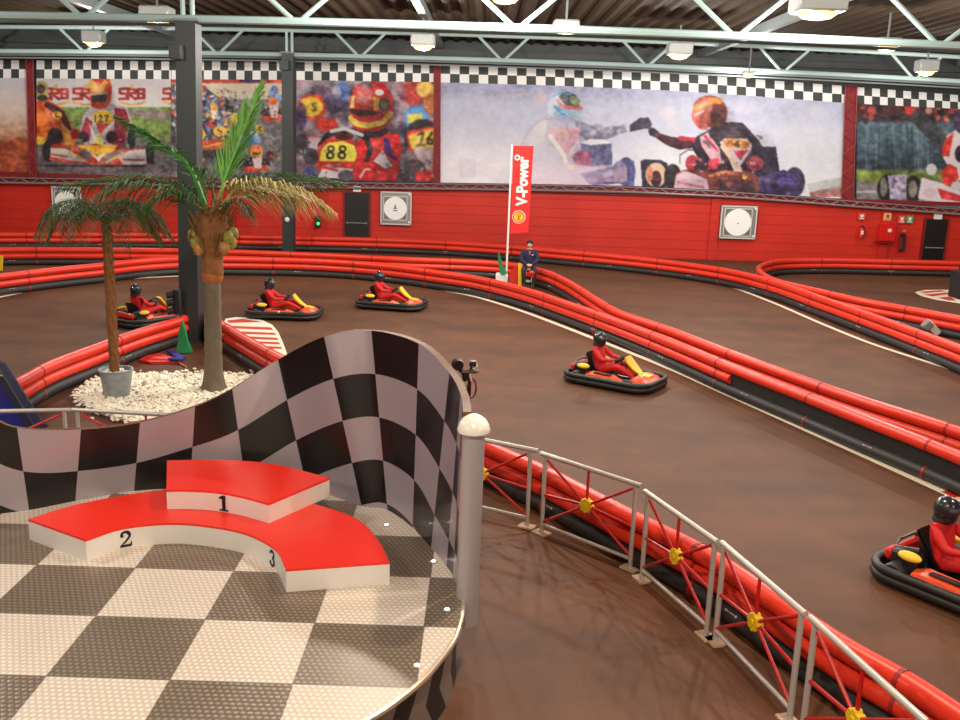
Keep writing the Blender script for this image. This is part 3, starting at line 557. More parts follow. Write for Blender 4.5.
b.l([(420, 300), (440, 280), (500, 268), (560, 275), (580, 300)], 12, (60, 50, 60)); b.p([(430, 300), (450, 280), (560, 282), (585, 310), (580, 350), (530, 410), (540, 440), (500, 440), (470, 370)], (222, 205, 215)); b.p([(445, 290), (500, 280), (580, 300), (560, 330), (460, 322)], (225, 130, 50)); b.p([(495, 340), (570, 335), (530, 385)], (205, 50, 66)); b.l([(440, 320), (500, 400), (515, 430)], 14, (235, 205, 150)); b.l([(515, 295), (500, 312), (525, 312)], 8, (40, 60, 30)); b.l([(518, 295), (518, 320)], 8, (40, 60, 30)); b.l([(540, 400), (580, 340)], 7, (90, 80, 120))
b.e(385, 150, 84, 76, (150, 66, 50), 1, 20); b.e(345, 160, 48, 66, (195, 90, 66), .95, 10); b.l([(320, 130), (370, 100), (430, 100)], 30, (225, 140, 60)); b.l([(310, 170), (350, 150)], 12, (205, 180, 190)); b.e(425, 170, 40, 54, (90, 42, 46), .8); b.e(350, 205, 34, 34, (185, 80, 76)); b.l([(330, 110), (370, 90)], 12, (200, 50, 50))
b.shade(385, 150, 82, 74, .4, .3); b.shade(520, 300, 130, 110, .3, .12); b.shade(300, 480, 90, 40, .2, .3); b.shade(700, 500, 100, 50, .35, .15); b.blobs(50, (260, 370, 620, 460), (3, 9), [(40, 28, 40), (210, 70, 80), (220, 190, 200), (90, 60, 80)], .6); b.blobs(24, (600, 460, 800, 550), (4, 12), [(50, 44, 80), (100, 90, 160), (44, 34, 50)], .5); b.blobs(16, (330, 220, 640, 330), (6, 16), [(36, 28, 42), (80, 60, 80)], .5)
b.finish('wide central wall banner of two kart racers touching fists', 9.55, 1)
# --- banner 5: raised arm
b = Poster(856.5, 1028, .7); b.tr(840, 80, 5.14)
b.grad([(110, (120, 50, 46)), (140, (90, 44, 46)), (205, (60, 50, 56)), (225, (84, 110, 124)), (450, (46, 62, 76)), (470, (110, 130, 60)), (520, (118, 130, 66)), (530, (128, 120, 128)), (700, (118, 108, 118))])
b.blobs(60, (60, 120, 980, 210), (10, 26), [(205, 90, 60), (40, 34, 40), (60, 40, 50), (190, 70, 60), (200, 150, 140), (44, 40, 60)], .8)
for k in range(40):
    x = random.uniform(60, 980); b.l([(x, 230), (x+random.uniform(-15, 15), 470)], random.uniform(5, 18), random.choice([(70, 92, 108), (40, 56, 70), (105, 130, 142), (52, 72, 86)]), .5)
b.p([(80, 460), (210, 470), (200, 525), (50, 520)], (125, 145, 60)); b.l([(60, 575), (180, 575)], 10, (190, 185, 195))
b.p([(330, 170), (380, 145), (450, 190), (560, 290), (530, 380), (440, 290)], (62, 66, 72)); b.p([(290, 110), (310, 90), (345, 100), (350, 160), (320, 160)], (60, 40, 44)); b.p([(330, 140), (360, 120), (385, 150), (370, 185), (340, 170)], (215, 50, 50))
b.p([(545, 290), (620, 240), (760, 260), (760, 480), (600, 520), (530, 400)], (225, 215, 222)); b.p([(545, 300), (585, 270), (560, 395), (525, 390), (525, 350)], (222, 50, 40)); b.e(640, 210, 60, 70, (80, 60, 90)); b.e(620, 380, 30, 44, (60, 40, 60)); b.p([(520, 470), (560, 430), (600, 450), (610, 500), (570, 560), (530, 530)], (225, 50, 42))
b.e(250, 560, 60, 76, (34, 32, 36)); b.e(375, 560, 46, 70, (44, 42, 44)); b.p([(245, 490), (340, 485), (340, 610), (260, 615)], (175, 165, 200)); b.blobs(20, (250, 500, 335, 600), (6, 12), [(120, 80, 130), (230, 225, 240), (90, 70, 100)], .7); b.e(225, 550, 18, 50, (120, 115, 110)); b.e(375, 560, 22, 44, (130, 120, 105)); b.e(470, 460, 28, 30, (205, 205, 215))
b.p([(400, 610), (420, 500), (520, 530), (640, 580), (900, 620), (900, 660), (560, 640)], (225, 215, 225)); b.p([(500, 555), (640, 600), (900, 650), (700, 640), (520, 610)], (215, 50, 56)); b.e(460, 580, 36, 26, (220, 190, 205)); b.e(600, 545, 30, 24, (210, 205, 215))
b.finish('rightmost wall banner of a kart racer raising an arm', 7.8, 0)
# red lattice posts between the banners, grey lattice girder below
DRED = mat('deep_red_board', (128, 14, 24), .6); LAT = mat('lattice_steel', (150, 138, 140), .4, metal=.3)
def zline(k, x): return V(x, tab(k, x), YW-.1).z
for (xt, xb, w, lab) in ((29.5, 33.5, 6.5, 'red lattice post left of the banner with kart 127'), (437.2, 437, 6.0, 'red lattice post between the number 88 banner and the wide central banner'), (851, 847, 11, 'wide red lattice post at the right end of the wide central banner')):
    a = V(xt, tab('t', xt)-1, YW-.12); c = V(xb, tab('b', xb)+3, YW-.12); hw = w/2/23.5
    t = thing('lattice_post', c, lab, 'lattice post')
    MB().plate([(c.x-hw, YW-.1, c.z), (c.x+hw, YW-.1, c.z), (a.x+hw, YW-.1, a.z), (a.x-hw, YW-.1, a.z)], .03).build('board', DRED, t, smooth=False)
    l = MB(); n = 12
    for s in (-1, 1): l.cyl((c.x+s*hw, YW-.16, c.z), (a.x+s*hw, YW-.16, a.z), .018, n=6)
    for i in range(n):
        f0, f1 = i/n, (i+1)/n; q0 = c.lerp(a, f0); q1 = c.lerp(a, f1); s = 1 if i % 2 else -1
        l.cyl((q0.x-s*hw, YW-.16, q0.z), (q1.x+s*hw, YW-.16, q1.z), .013, n=5)
    l.build('lattice', mat('red_lattice_steel', (150, 60, 62), .4, metal=.3), t)
t = thing('lattice_girder', (0, YW-.2, 2.4), 'long grey lattice girder along the lower edge of the wall banners', 'girder')
xs = np.linspace(-50, 1020, 108)
up = [V(x, tab('b', x)+1.3, YW-.2) for x in xs]; dn = [V(x, tab('b', x)+6.2, YW-.2) for x in xs]
MB().tube(up, .03, 6).build('top_rail', LAT, t); MB().tube(dn, .045, 6).build('bottom_rail', LAT, t)
l = MB()
for i in range(len(xs)-1): l.cyl(up[i] if i % 2 else dn[i], dn[i+1] if i % 2 else up[i+1], .017, n=5)
l.build('lacing', LAT, t)
l = MB(); l.plate([(q.x, YW-.08, q.z) for q in dn]+[(q.x, YW-.08, q.z) for q in up[::-1]], .02); l.build('dark_red_backing', DRED, t, smooth=False)

# ------------------------------------------------------------------ doors and wall fittings
BDOOR = mat('black_door', (10, 10, 11), .5); GREY = mat('metal_grey', (150, 150, 150), .35, metal=.7)
for i, (q, hb) in enumerate((([(345.2, 192.5), (369, 192.8), (368.5, 237), (345, 236.6)], 223), ([(926.5, 219), (946, 221), (942, 262), (921.5, 260)], 247.8))):
    ps = [V(*k, YW-.0) for k in q]; x0 = min(p.x for p in ps); x1 = max(p.x for p in ps); zt = ps[0].z
    d = thing('door_%d' % (i+1), ((x0+x1)/2, YW+.05, 0), None, None); tag(d, kind='structure')
    MB().bbox(((x0+x1)/2, YW+.04, zt/2), (x1-x0, .12, zt), .01).build('door_leaf', BDOOR, d)
    f = MB(); f.box((x0-.03, YW+.05, zt/2), (.06, .16, zt)); f.box((x1+.03, YW+.05, zt/2), (.06, .16, zt)); f.box(((x0+x1)/2, YW+.05, zt+.03), (x1-x0+.12, .16, .06)); f.build('door_frame', MATS['dark_red_paint'], d, smooth=False)
    zb = V((q[0][0]+q[1][0])/2, hb, YW).z
    MB().cyl((x0+.06, YW-.07, zb), (x1-.06, YW-.07, zb), .03, n=8).box((x0+.1, YW-.03, zb), (.06, .1, .08)).box((x1-.1, YW-.03, zb), (.06, .1, .08)).build('push_bar', GREY, d)
def wsign(px0, py0, px1, py1, name, m_, label, cat, th=.04, extra=None):
    a = V(px0, py0, YW-th); b_ = V(px1, py1, YW-th); c = ((a.x+b_.x)/2, YW-th/2, (a.z+b_.z)/2)
    t = thing(name, c, label, cat); o = MB().bbox(c, (abs(b_.x-a.x), th, abs(a.z-b_.z)), .006).build('panel', m_, t)
    return t, Vector(c), abs(b_.x-a.x), abs(a.z-b_.z)
EXW = mat('pale_sign', (225, 228, 220), .5)
for (r, lab) in (((353, 186, 361, 192), 'white exit lamp above the left black door'), ((935, 212.5, 942, 219.5), 'white exit lamp above the right black door')):
    t, c, w, h = wsign(*r, 'exit_lamp', EXW, lab, 'sign', .1)
PK = mat('pink_red_sign', (215, 90, 80), .5)
for (r, m_, ic, lab) in (((859, 213, 865, 220), PK, WHT, 'small reddish sign above the fire extinguisher'), ((884.5, 213, 891, 220.5), mat('cream_sign', (228, 190, 140), .5), REDP, 'small cream sign above the red hose cabinet'), ((899, 215.5, 905, 223.5), PK, WHT, 'small reddish sign left of the green sign'), ((907, 215.5, 913, 223.5), mat('green_sign', (90, 150, 100), .5), WHT, 'small green sign beside the right black door'), ((318, 186, 324, 191), MATS['green_sign'], WHT, 'small green sign near the left black door, below the number 88 banner')):
    t, c, w, h = wsign(*r, 'safety_sign', m_, lab, 'sign')
    MB().box((c.x, c.y-.025, c.z+h*.08), (w*.4, .006, h*.4)).box((c.x, c.y-.025, c.z-h*.3), (w*.6, .006, h*.1)).build('pictogram', ic, t, smooth=False)
t, c, w, h = wsign(881, 224, 894.5, 241.5, 'hose_cabinet', mat('bright_red_metal', (215, 30, 26), .35), 'red fire hose cabinet on the wall between extinguisher and phone', 'cabinet', .22)
MB().box((c.x, c.y-.12, c.z), (w*.86, .015, h*.86)).build('door', MATS['bright_red_metal'], t, smooth=False)
MB().cyl((c.x+.06, c.y-.14, c.z+.1), (c.x+.06, c.y-.125, c.z+.1), .08, n=14).build('round_window', WHT, t)
MB().box((c.x-.1, c.y-.02, c.z-h/2-.06), (w*1.1, .18, .05)).build('shelf', MATS['dark_red_paint'], t, smooth=False)
a = V(861.5, 232, YW-.09); t = thing('fire_extinguisher', (a.x, a.y, a.z-.28), 'red fire extinguisher hanging on the wall at right', 'fire extinguisher')
MB().lathe([(.05, -.27), (.085, -.25), (.085, .1), (.05, .18), (.03, .2)], a, 14).build('cylinder', MATS['bright_red_metal'], t)
MB().box((a.x, a.y, a.z+.24), (.12, .05, .06)).box((a.x+.06, a.y, a.z+.18), (.03, .03, .12)).build('valve', CLRK, t, smooth=False)
MB().tube(spline([(a.x+.07, a.y-.03, a.z+.2), (a.x+.14, a.y-.05, a.z+.05), (a.x+.11, a.y-.06, a.z-.15)], 6), .014, 6).build('hose', CLRK, t)
MB().box((a.x, a.y-.087, a.z-.02), (.1, .01, .16)).build('label_plate', EXW, t, smooth=False)
a = V(902.5, 242.5, YW-.1); t = thing('wall_telephone', (a.x, a.y, a.z), 'black telephone handset with red lamp on the right of the wall', 'telephone')
MB().tube(spline([(a.x-.08, a.y, a.z-.33), (a.x+.06, a.y, a.z-.28), (a.x+.08, a.y, a.z), (a.x+.05, a.y, a.z+.28), (a.x-.07, a.y, a.z+.32)], 6), .06, 8).build('handset', CLRK, t)
MB().box((a.x+.02, YW-.03, a.z), (.24, .05, .66)).build('cradle', MATS['dark_red_paint'], t, smooth=False)
MB().ell((a.x+.03, a.y, a.z+.47), (.1, .07, .07), 10, 6).build('alarm_lamp', PK, t)
a = V(318, 221.5, YW-.1); t = thing('wall_light', (a.x, a.y, a.z), 'small black signal with a green lamp left of the black door', 'lamp')
MB().bbox((a.x, a.y, a.z), (.2, .16, .5), .02).build('case', CLRK, t)
MB().ell((a.x+.02, a.y-.09, a.z-.08), (.07, .03, .07), 10, 6).build('lens', mat('green_lamp', (60, 230, 120), .4, emis=(60, 230, 120), es=1.5), t)
# square framed round panels
FR = mat('brushed_frame', (158, 160, 160), .3, metal=.5); FRL = mat('pale_frame', (214, 214, 212), .4); DISC = mat('white_disc', (248, 252, 250), .5)
def roundpanel(q, label, emblem, cover=None):
    a = V(q[0], q[1], YW-.1); b_ = V(q[2], q[3], YW-.1); w = b_.x-a.x; h = a.z-b_.z; c = Vector(((a.x+b_.x)/2, YW-.06, (a.z+b_.z)/2))
    t = thing('round_wall_panel', (c.x, YW-.06, c.z), label, 'wall panel')
    MB().bbox(c, (w, .12, h), .02).build('outer_frame', FR, t)
    f = MB()
    for dx, dz, sx, sz in ((0, h/2-.035, w, .05), (0, -h/2+.035, w, .05), (-w/2+.035, 0, .05, h), (w/2-.035, 0, .05, h)): f.box((c.x+dx, c.y-.065, c.z+dz), (sx, .02, sz))
    iw = w*.74
    for dx, dz, sx, sz in ((0, iw/2, iw, .035), (0, -iw/2, iw+.03, .035), (-iw/2, 0, .035, iw), (iw/2, 0, .035, iw)): f.box((c.x+dx-.03, c.y-.065, c.z+dz), (sx, .02, sz))
    f.build('bright_edge', FRL, t, smooth=False)
    d = MB(); d.cyl((c.x-.03, c.y-.09, c.z), (c.x-.03, c.y-.06, c.z), iw*.49, n=32); d.build('disc', DISC, t)
    MB().box((c.x-.03, c.y-.062, c.z), (iw*.94, .01, iw*.94)).build('back_plate', mat('panel_grey', (120, 124, 122), .4, metal=.3), t, smooth=False)
    e = MB()
    if emblem: e.plate([(c.x-.12, c.y-.095, c.z-.02), (c.x+.06, c.y-.095, c.z-.02), (c.x-.0, c.y-.095, c.z+.05), (c.x-.02, c.y-.095, c.z+.16), (c.x-.05, c.y-.095, c.z+.16), (c.x-.06, c.y-.095, c.z+.05)], .006); e.box((c.x-.03, c.y-.095, c.z-.09), (.18, .006, .04))
    else: e.box((c.x-.03, c.y-.095, c.z-.04), (.05, .006, .05))
    e.build('emblem', mat('dark_emblem', (90, 100, 100), .5), t, smooth=False)
    s = MB()
    for sx, sz in ((.9, .86), (.9, -.8)): s.box((c.x+sx*w/2-.03, c.y-.08, c.z+sz*h/2), (.09, .02, .09))
    s.build('corner_cap', WHT, t, smooth=False)
    return t
roundpanel((380.5, 191, 411.5, 225.5), 'square silver wall panel with a white disc, right of the left black door', True)
roundpanel((721.5, 205, 755, 239.5), 'square silver wall panel with a bright white disc under the wide banner', False)
roundpanel((51, 186, 83, 218.5), 'square silver wall panel half hidden by the small palm', False)

# ================================================================== FOAM TUBE BARRIERS
def px_path(pts, z=.52, n=7): return spline([P(x, y, z) for x, y in pts], n)
def at_z(path, z): return [Vector((p.x, p.y, z)) for p in path]
def cut(path, i0, i1): return path[i0:i1]
CLIP = mat('pale_clip', (200, 196, 188), .4)
JB_ = mat('dark_red_band', (150, 26, 16), .5)
def barrier(pts, label, lower=None, wood=False, n=7):
    top = px_path(pts, .52, n); mid = top[len(top)//2]
    t = thing('track_barrier', (mid.x, mid.y, 0), label, 'barrier')
    MB().tube(top, .10, 12).build('upper_red_tube', RED, t)
    lo = at_z(top, .315)
    if lower is not None: lo = [p for p in lo if lower(p)]
    MB().tube(lo, .10, 12).build('lower_red_tube', RED, t)
    MB().tube(at_z(top, .105), .105, 12).build('black_base_tube', BLK, t)
    bd = MB(); cl = MB(); d = 0; k = 0
    for a, b in zip(top[:-1], top[1:]):
        bd.box(((a.x+b.x)/2, (a.y+b.y)/2, .26), ((b-a).length+.01, .05, .44), rz=math.atan2(b.y-a.y, b.x-a.x))
        d += (b-a).length
        if d > 2.6:
            d = 0; u = (b-a).normalized()
            for z, r in ((.105, .112), (.52, .106), (.315, .106)):
                if z == .315 and lower is not None and not lower(b): continue
                q = Vector((b.x, b.y, z)); MB().cyl(q-u*.02, q+u*.02, r, n=12).build('joint_band', JB_, t)
    bd.build('black_backing_board', mat('black_board', (30, 27, 26), .8, noise=.15), t, smooth=False)
    d = 1.0
    for a, b in zip(top[:-1], top[1:]):
        d += (b-a).length
        if d > 3.1:
            d = 0; u = (b-a).normalized(); sd = Vector((u.y, -u.x, 0))
            if sd.y > 0: sd = -sd
            q = Vector((b.x, b.y, .17))+sd*.088; MB().ell(q-u*.08, .015, 8, 5).ell(q+u*.08, .015, 8, 5).cyl(q-u*.08, q+u*.08, .004, n=5).build('bolt_clip', CLIP, t)
    return t
A_ = [(-60, 286), (0, 277), (60, 270), (100, 266), (140, 261.5), (180, 259), (230, 259.5), (290, 260.5), (340, 262.7), (390, 267), (440, 273.5), (480, 279.5), (523, 290), (563, 303), (603, 317), (647, 333.5), (690, 351), (733, 369), (800, 395), (867, 421.5), (910, 438), (960, 458), (1020, 484)]
xcut = P(735, 370, .52).x
barrier(A_, 'long red tube barrier along the white line on the near side of the middle track', lower=lambda p: p.x < xcut)
C_ = [(-60, 252), (0, 250), (90, 250), (180, 251), (240, 252.5), (330, 256), (400, 259.5), (450, 261.3), (480, 262.6), (510, 265.2), (543, 271.8), (563, 280), (580, 290), (597, 301), (620, 314), (667, 330), (720, 350.5), (803, 381), (860, 401), (923, 421), (960, 433), (1020, 453)]
barrier(C_, 'red tube barrier that curves past the seated person and joins the near one')
W_b = [(-60, 235), (0, 235), (100, 235), (180, 235.5), (240, 237), (340, 239), (420, 241.5), (480, 245), (560, 251.5), (647, 260), (720, 270), (770, 281.5), (820, 298.5), (870, 316), (920, 334), (960, 349), (1020, 372)]
barrier(W_b, 'red tube barrier nearest the red wall that sweeps down to the right edge')
D_ = [(1030, 266), (960, 263.5), (900, 262), (837, 260.5), (787, 261), (767, 264), (758.5, 269), (764, 275.5), (780, 282.5), (820, 292), (860, 301), (907, 309.5), (960, 319.3), (1030, 332)]
barrier(D_, 'hairpin shaped red tube barrier at far right in front of the fire cabinet')
E_ = [(-60, 414), (13, 386), (50, 366.5), (100, 347.5), (140, 333), (178, 321.5), (203, 313), (222, 325.5), (240, 336.7), (267, 352), (290, 363), (330, 377), (400, 406), (482, 445.5), (540, 471.5), (588, 496), (636, 521), (709, 558), (785, 609), (847, 650), (910, 686), (960, 719), (1020, 758)]
barrier(E_, 'red tube barrier around the palm corner and behind the silver railing')
# ------------------------------------------------------------------ painted lines and kerbs
def ribbon(pts, w, z=.006):
    pa = spline([P(x, y, 0) for x, y in pts], 6); s = MB(); vs = []
    for i, p in enumerate(pa):
        t = (pa[min(i+1, len(pa)-1)]-pa[max(i-1, 0)]).normalized(); sd = Vector((t.y, -t.x, 0))*w/2
        vs += [p+sd+Vector((0, 0, z)), p-sd+Vector((0, 0, z)), p+sd, p-sd]
    m_ = len(pa)
    s.add(vs, [(4*i, 4*i+4, 4*i+5, 4*i+1) for i in range(m_-1)]+[(4*i+2, 4*i+6, 4*i+4, 4*i) for i in range(m_-1)]+[(4*i+1, 4*i+5, 4*i+7, 4*i+3) for i in range(m_-1)])
    return s, pa[m_//2]
LINE = mat('white_line_paint', (236, 226, 205), .5, noise=.08, nscale=3)
s, o = ribbon([(-60, 308), (0, 297), (43, 288), (100, 280.5), (180, 276), (230, 274.3), (287, 275.5), (333, 277.5), (367, 280), (420, 286.5), (450, 291.5), (480, 298), (523, 311.5), (563, 326.5), (590, 337), (613, 346), (673, 370), (720, 391), (800, 427), (880, 463), (960, 499.5), (1020, 527)], .15)
tag(s.build('painted_line', LINE, origin=(o.x, o.y, 0)), 'white painted line beside the near barrier of the middle track', 'floor marking')
s, o = ribbon([(480, 256), (547, 261), (613, 266), (667, 272.5), (720, 283.5), (770, 301.5), (820, 323), (870, 343), (920, 359.5), (960, 372), (1020, 391)], .13)
tag(s.build('painted_line', LINE, origin=(o.x, o.y, 0)), 'white painted line on the far track beside the barrier along the wall', 'floor marking')
a, b_ = P(944, 491.5), P(957, 497.5); u = (b_-a); sd = Vector((u.y, -u.x, 0)).normalized()*.06
s = MB().add([a+sd+Vector((0, 0, .009)), b_+sd+Vector((0, 0, .009)), b_-sd+Vector((0, 0, .009)), a-sd+Vector((0, 0, .009))], [(0, 1, 2, 3)])
tag(s.build('painted_patch', REDP, origin=a, smooth=False), 'small red painted patch on the white line at the right edge', 'floor marking')
def flat(poly, z, m_): return MB().prism([(p.x, p.y) for p in poly], 0.001, z, 0)
def kerb(outer, stripes, label, orig):
    t = thing('striped_kerb', orig, label, 'kerb')
    flat([P(*q) for q in outer], .012, 0).build('white_base', LINE, t, smooth=False)
    for q in stripes: flat([P(*k) for k in q], .018, 0).build('red_stripe', mat('red_line_paint', (200, 62, 44), .5, noise=.08), t, smooth=False)
kerb([(226, 319), (236, 317.5), (250, 318), (262, 320.5), (272, 325), (278, 332), (283, 343), (287, 354), (284, 357), (262, 347), (240, 335), (222, 325)],
     [[(227, 321), (243, 319.5), (262, 322.5), (229, 323.5)], [(231, 326.5), (271, 328), (273, 330.5), (236, 329)], [(240, 332), (274.5, 333.5), (276, 335.5), (244, 334.5)], [(247, 337), (277, 338.5), (278, 340.5), (251, 339.5)], [(255, 342), (279, 343), (280, 345), (258, 344)], [(261, 346.5), (281, 347.5), (282, 349.5), (266, 349)]],
     'white kerb with red stripes inside the barrier corner right of the tall palm', P(260, 335))
kerb([(915, 292.5), (925, 290.2), (945, 290), (1000, 291), (1040, 303), (990, 305), (960, 303.5), (935, 299.5), (921, 296)],
     [[(919, 292.3), (940, 290.6), (946, 291.6), (925, 293.6)], [(924, 295), (948, 292.8), (950, 294.2), (932, 296.7)], [(938, 298.2), (950, 297), (956, 301.2), (948, 300.8)]],
     'white and red painted kerb around the dark column at the right edge', P(960, 297))

# ================================================================== STAGE
ZS = .6
rim_px = [(462, 593), (462.4, 605), (460, 620), (454, 637.5), (441, 656), (423, 677), (396, 699), (368, 717)]
wall_bottom = [(-70, 520), (-15, 515), (23, 511), (75.4, 502), (134, 492), (192, 488), (250, 486), (312, 490), (361.5, 505), (388, 510), (411, 527.5), (431, 548.5), (446.5, 566), (453, 577), (458, 589)]
rear = [P(x, y, ZS) for x, y in wall_bottom]; front = [P(x, y, ZS) for x, y in rim_px]
rest = [Vector((-1.15, 5.52, ZS)), Vector((-1.75, 5.15, ZS)), Vector((-2.5, 4.95, ZS)), Vector((-8, 4.95, ZS))]
rear_s = spline(rear, 5); rear_o = [p+Vector((0, .04, 0)) for p in rear_s[:-6]]+rear_s[-6:]
outline = rear_o+spline(front+rest[:3], 4)+[rest[3], Vector((-8, rear_s[0].y, ZS))]
# deck: metal tread tiles, x edges at -3.165+.922k, y edges at 8.21-.922k
m = mat('tread_plate_tiles', (200, 190, 180), .35); n = NT(m); b = m.node_tree.nodes['Principled BSDF']
geo = n.n('ShaderNodeNewGeometry'); sx = n.n('ShaderNodeSeparateXYZ'); n.link(geo.outputs['Position'], sx.inputs[0])
TS = .922
tx = n.m('DIVIDE', n.m('SUBTRACT', sx.outputs[0], -3.165-TS*20), TS); ty = n.m('DIVIDE', n.m('SUBTRACT', sx.outputs[1], 8.21-TS*21), TS)
par = n.m('MODULO', n.m('ADD', n.m('FLOOR', tx), n.m('FLOOR', ty)), 2.)
g = 18.
dxn = n.m('SUBTRACT', n.m('FRACT', n.m('ADD', n.m('MULTIPLY', tx, g), n.m('MULTIPLY', n.m('MODULO', n.m('FLOOR', n.m('MULTIPLY', ty, g)), 2.), .5))), .5)
dyn = n.m('SUBTRACT', n.m('FRACT', n.m('MULTIPLY', ty, g)), .5)
rr = n.m('SQRT', n.m('ADD', n.m('MULTIPLY', dxn, dxn), n.m('MULTIPLY', dyn, dyn)))
ds = n.n('ShaderNodeMapRange'); ds.inputs[1].default_value = .40; ds.inputs[2].default_value = .18; n.link(rr, ds.inputs[0]); dot = ds.outputs[0]
ex = n.m('LESS_THAN', n.m('ABSOLUTE', n.m('SUBTRACT', n.m('FRACT', n.m('ADD', tx, .5)), .5)), .008); ey = n.m('LESS_THAN', n.m('ABSOLUTE', n.m('SUBTRACT', n.m('FRACT', n.m('ADD', ty, .5)), .5)), .008)
edge = n.m('MAXIMUM', ex, ey)
whitec = n.mix(dot, lin((206, 194, 182))+(1,), lin((240, 230, 220))+(1,)); darkc = n.mix(dot, lin((128, 114, 102))+(1,), lin((172, 156, 138))+(1,))
col = n.mix(par, whitec, darkc); col = n.mix(n.m('MULTIPLY', edge, .5), col, lin((90, 80, 74))+(1,))
n.link(col, b.inputs['Base Color']); n.link(n.m('MULTIPLY', par, .45), b.inputs['Metallic']); n.link(n.m('ADD', .38, n.m('MULTIPLY', par, -.03)), b.inputs['Roughness'])
bp = n.n('ShaderNodeBump'); bp.inputs['Strength'].default_value = .35; bp.inputs['Distance'].default_value = .006; n.link(dot, bp.inputs['Height']); n.link(bp.outputs[0], b.inputs['Normal'])
TREAD = m
st = thing('stage_platform', (-3, 7.5, 0), 'raised round-edged stage with a checkered metal tread floor under the winners podium', 'stage')
MB().prism([(p.x, p.y) for p in outline], ZS-.05, ZS).build('deck', TREAD, st, smooth=False)
# side skirt: leaning dark and grey bands
m = mat('skirt_bands', (60, 55, 52), .5); n = NT(m); b = m.node_tree.nodes['Principled BSDF']
uv = n.n('ShaderNodeUVMap'); sx = n.n('ShaderNodeSeparateXYZ'); n.link(uv.outputs[0], sx.inputs[0])
sh = n.m('MODULO', n.m('FLOOR', n.m('MULTIPLY', n.m('ADD', sx.outputs[0], n.m('MULTIPLY', n.m('ABSOLUTE', n.m('SUBTRACT', sx.outputs[1], .5)), .35)), 3.6)), 2.)
n.link(n.mix(sh, lin((36, 32, 31))+(1,), lin((128, 112, 104))+(1,)), b.inputs['Base Color'])
sk = MB(); sk.uv = []; d = 0; ins = outline[:]
for i, p in enumerate(ins+[ins[0]]):
    if i: d += (ins[i % len(ins)]-ins[i-1]).length
    c = Vector((-3, 7.4, 0)); q = p+(c-Vector((p.x, p.y, 0))).normalized()*.03
    sk.v += [(q.x, q.y, 0), (q.x, q.y, ZS-.045)]; sk.uv += [(d, 0), (d, 1)]
for i in range(len(ins)): sk.f.append((2*i, 2*i+1, 2*i+3, 2*i+2)); sk.mi.append(0)
sk.build('skirt', m, st)
fr_s = spline(front+rest[:3], 6)
MB().tube([p+Vector((0, 0, -.025)) for p in fr_s], .028, 8).build('edge_trim', mat('brushed_edge', (205, 190, 170), .3, metal=.6), st)
SPOT = mat('floor_spot_lens', (255, 250, 240), .3, emis=(255, 250, 240), es=9)
for k, (x, y) in enumerate([(417, 666), (447, 610), (433.5, 562), (386.5, 525.5)]):
    p = P(x, y, ZS); lab = ['small round floor light nearest the camera on the stage', 'small round floor light right of the lower step, near the stage rim', 'small round floor light on the grey tile near the silver post', 'small round floor light behind step 3 near the checkered wall'][k]
    t = thing('floor_light', p, lab, 'floor light', 'recessed lights round the stage edge')
    MB().lathe([(.035, 0), (.035, .006), (.026, .010)], p, 16).build('ring', SILV, t); MB().lathe([(.024, .008), (.018, .014)], p, 12).build('lens', SPOT, t)
# ------------------------------------------------------------------ checkered wave wall
R_ = [((-70, 398), (-66, 520), 0), ((-20, 412), (-15, 515), 0), ((17, 428), (29, 510), 0), ((81, 429.6), (75.4, 501), 0), ((140, 422.7), (134, 491), 0), ((195, 406.7), (190, 488), 0), ((232.3, 389), (246, 487), .08),
      ((278, 359.7), (307, 489), .2), ((324, 336.8), (361.5, 506), .25), ((371.4, 330.7), (387.5, 510), .25), ((418.7, 343.5), (412.6, 527.8), .2), ((449.3, 373), (431, 548), .1), ((460.5, 394), (446.5, 566), .02), ((462.5, 404), (453, 576), 0), ((463, 412), (457.5, 588), 0)]
RB = []; RT = []
for t_, b_, l_ in R_:
    B = P(*b_, ZS); RB.append(B); RT.append(V(*t_, B.y+l_*1.75))
NS = 8; SB = spline(RB, NS); ST = spline(RT, NS); CELL = .48; QV = 4
rows = int(2.3/CELL*QV)+1
s = MB(); nor = []
grid = []
for i, (a, b_) in enumerate(zip(ST, SB)):
    d = (b_-a); L = d.length; d.normalize(); b2 = b_
    grid.append([a+d*min(j*CELL/QV, L) for j in range(rows)]); nor.append(L)
def gnormal(i):
    t = (SB[min(i+1, len(SB)-1)]-SB[max(i-1, 0)]).normalized(); return Vector((-t.y, t.x, 0))    # away from the stage
TH_ = .075
for i in range(len(grid)): s.v += [tuple(p) for p in grid[i]]
base = len(s.v)
for i in range(len(grid)):
    w = gnormal(i)*TH_; s.v += [tuple(p+w) for p in grid[i]]
def g_(i, j): return i*rows+j
for i in range(len(grid)-1):
    for j in range(rows-1):
        if j*CELL/QV >= nor[i] and j*CELL/QV >= nor[i+1]: continue
        s.f.append((g_(i, j), g_(i, j+1), g_(i+1, j+1), g_(i+1, j))); s.mi.append((i//NS+j//QV) % 2)
front_faces = (list(s.f), list(s.mi))
wt = thing('checkered_wave_screen', (RB[6].x, RB[6].y, ZS), 'tall curved black and grey checkered wall rising in a wave behind the podium', 'wall panel')
CKB = mat('gloss_black_panel', (22, 18, 19), .28, coat=.15); CKG = mat('gloss_grey_panel', (170, 160, 170), .3, metal=.3)
fs = MB(); fs.v = s.v[:base]; fs.f = front_faces[0]; fs.mi = front_faces[1]
fs.build('checkered_face', [CKG, CKB], wt)
bk = MB(); bk.v = list(s.v)
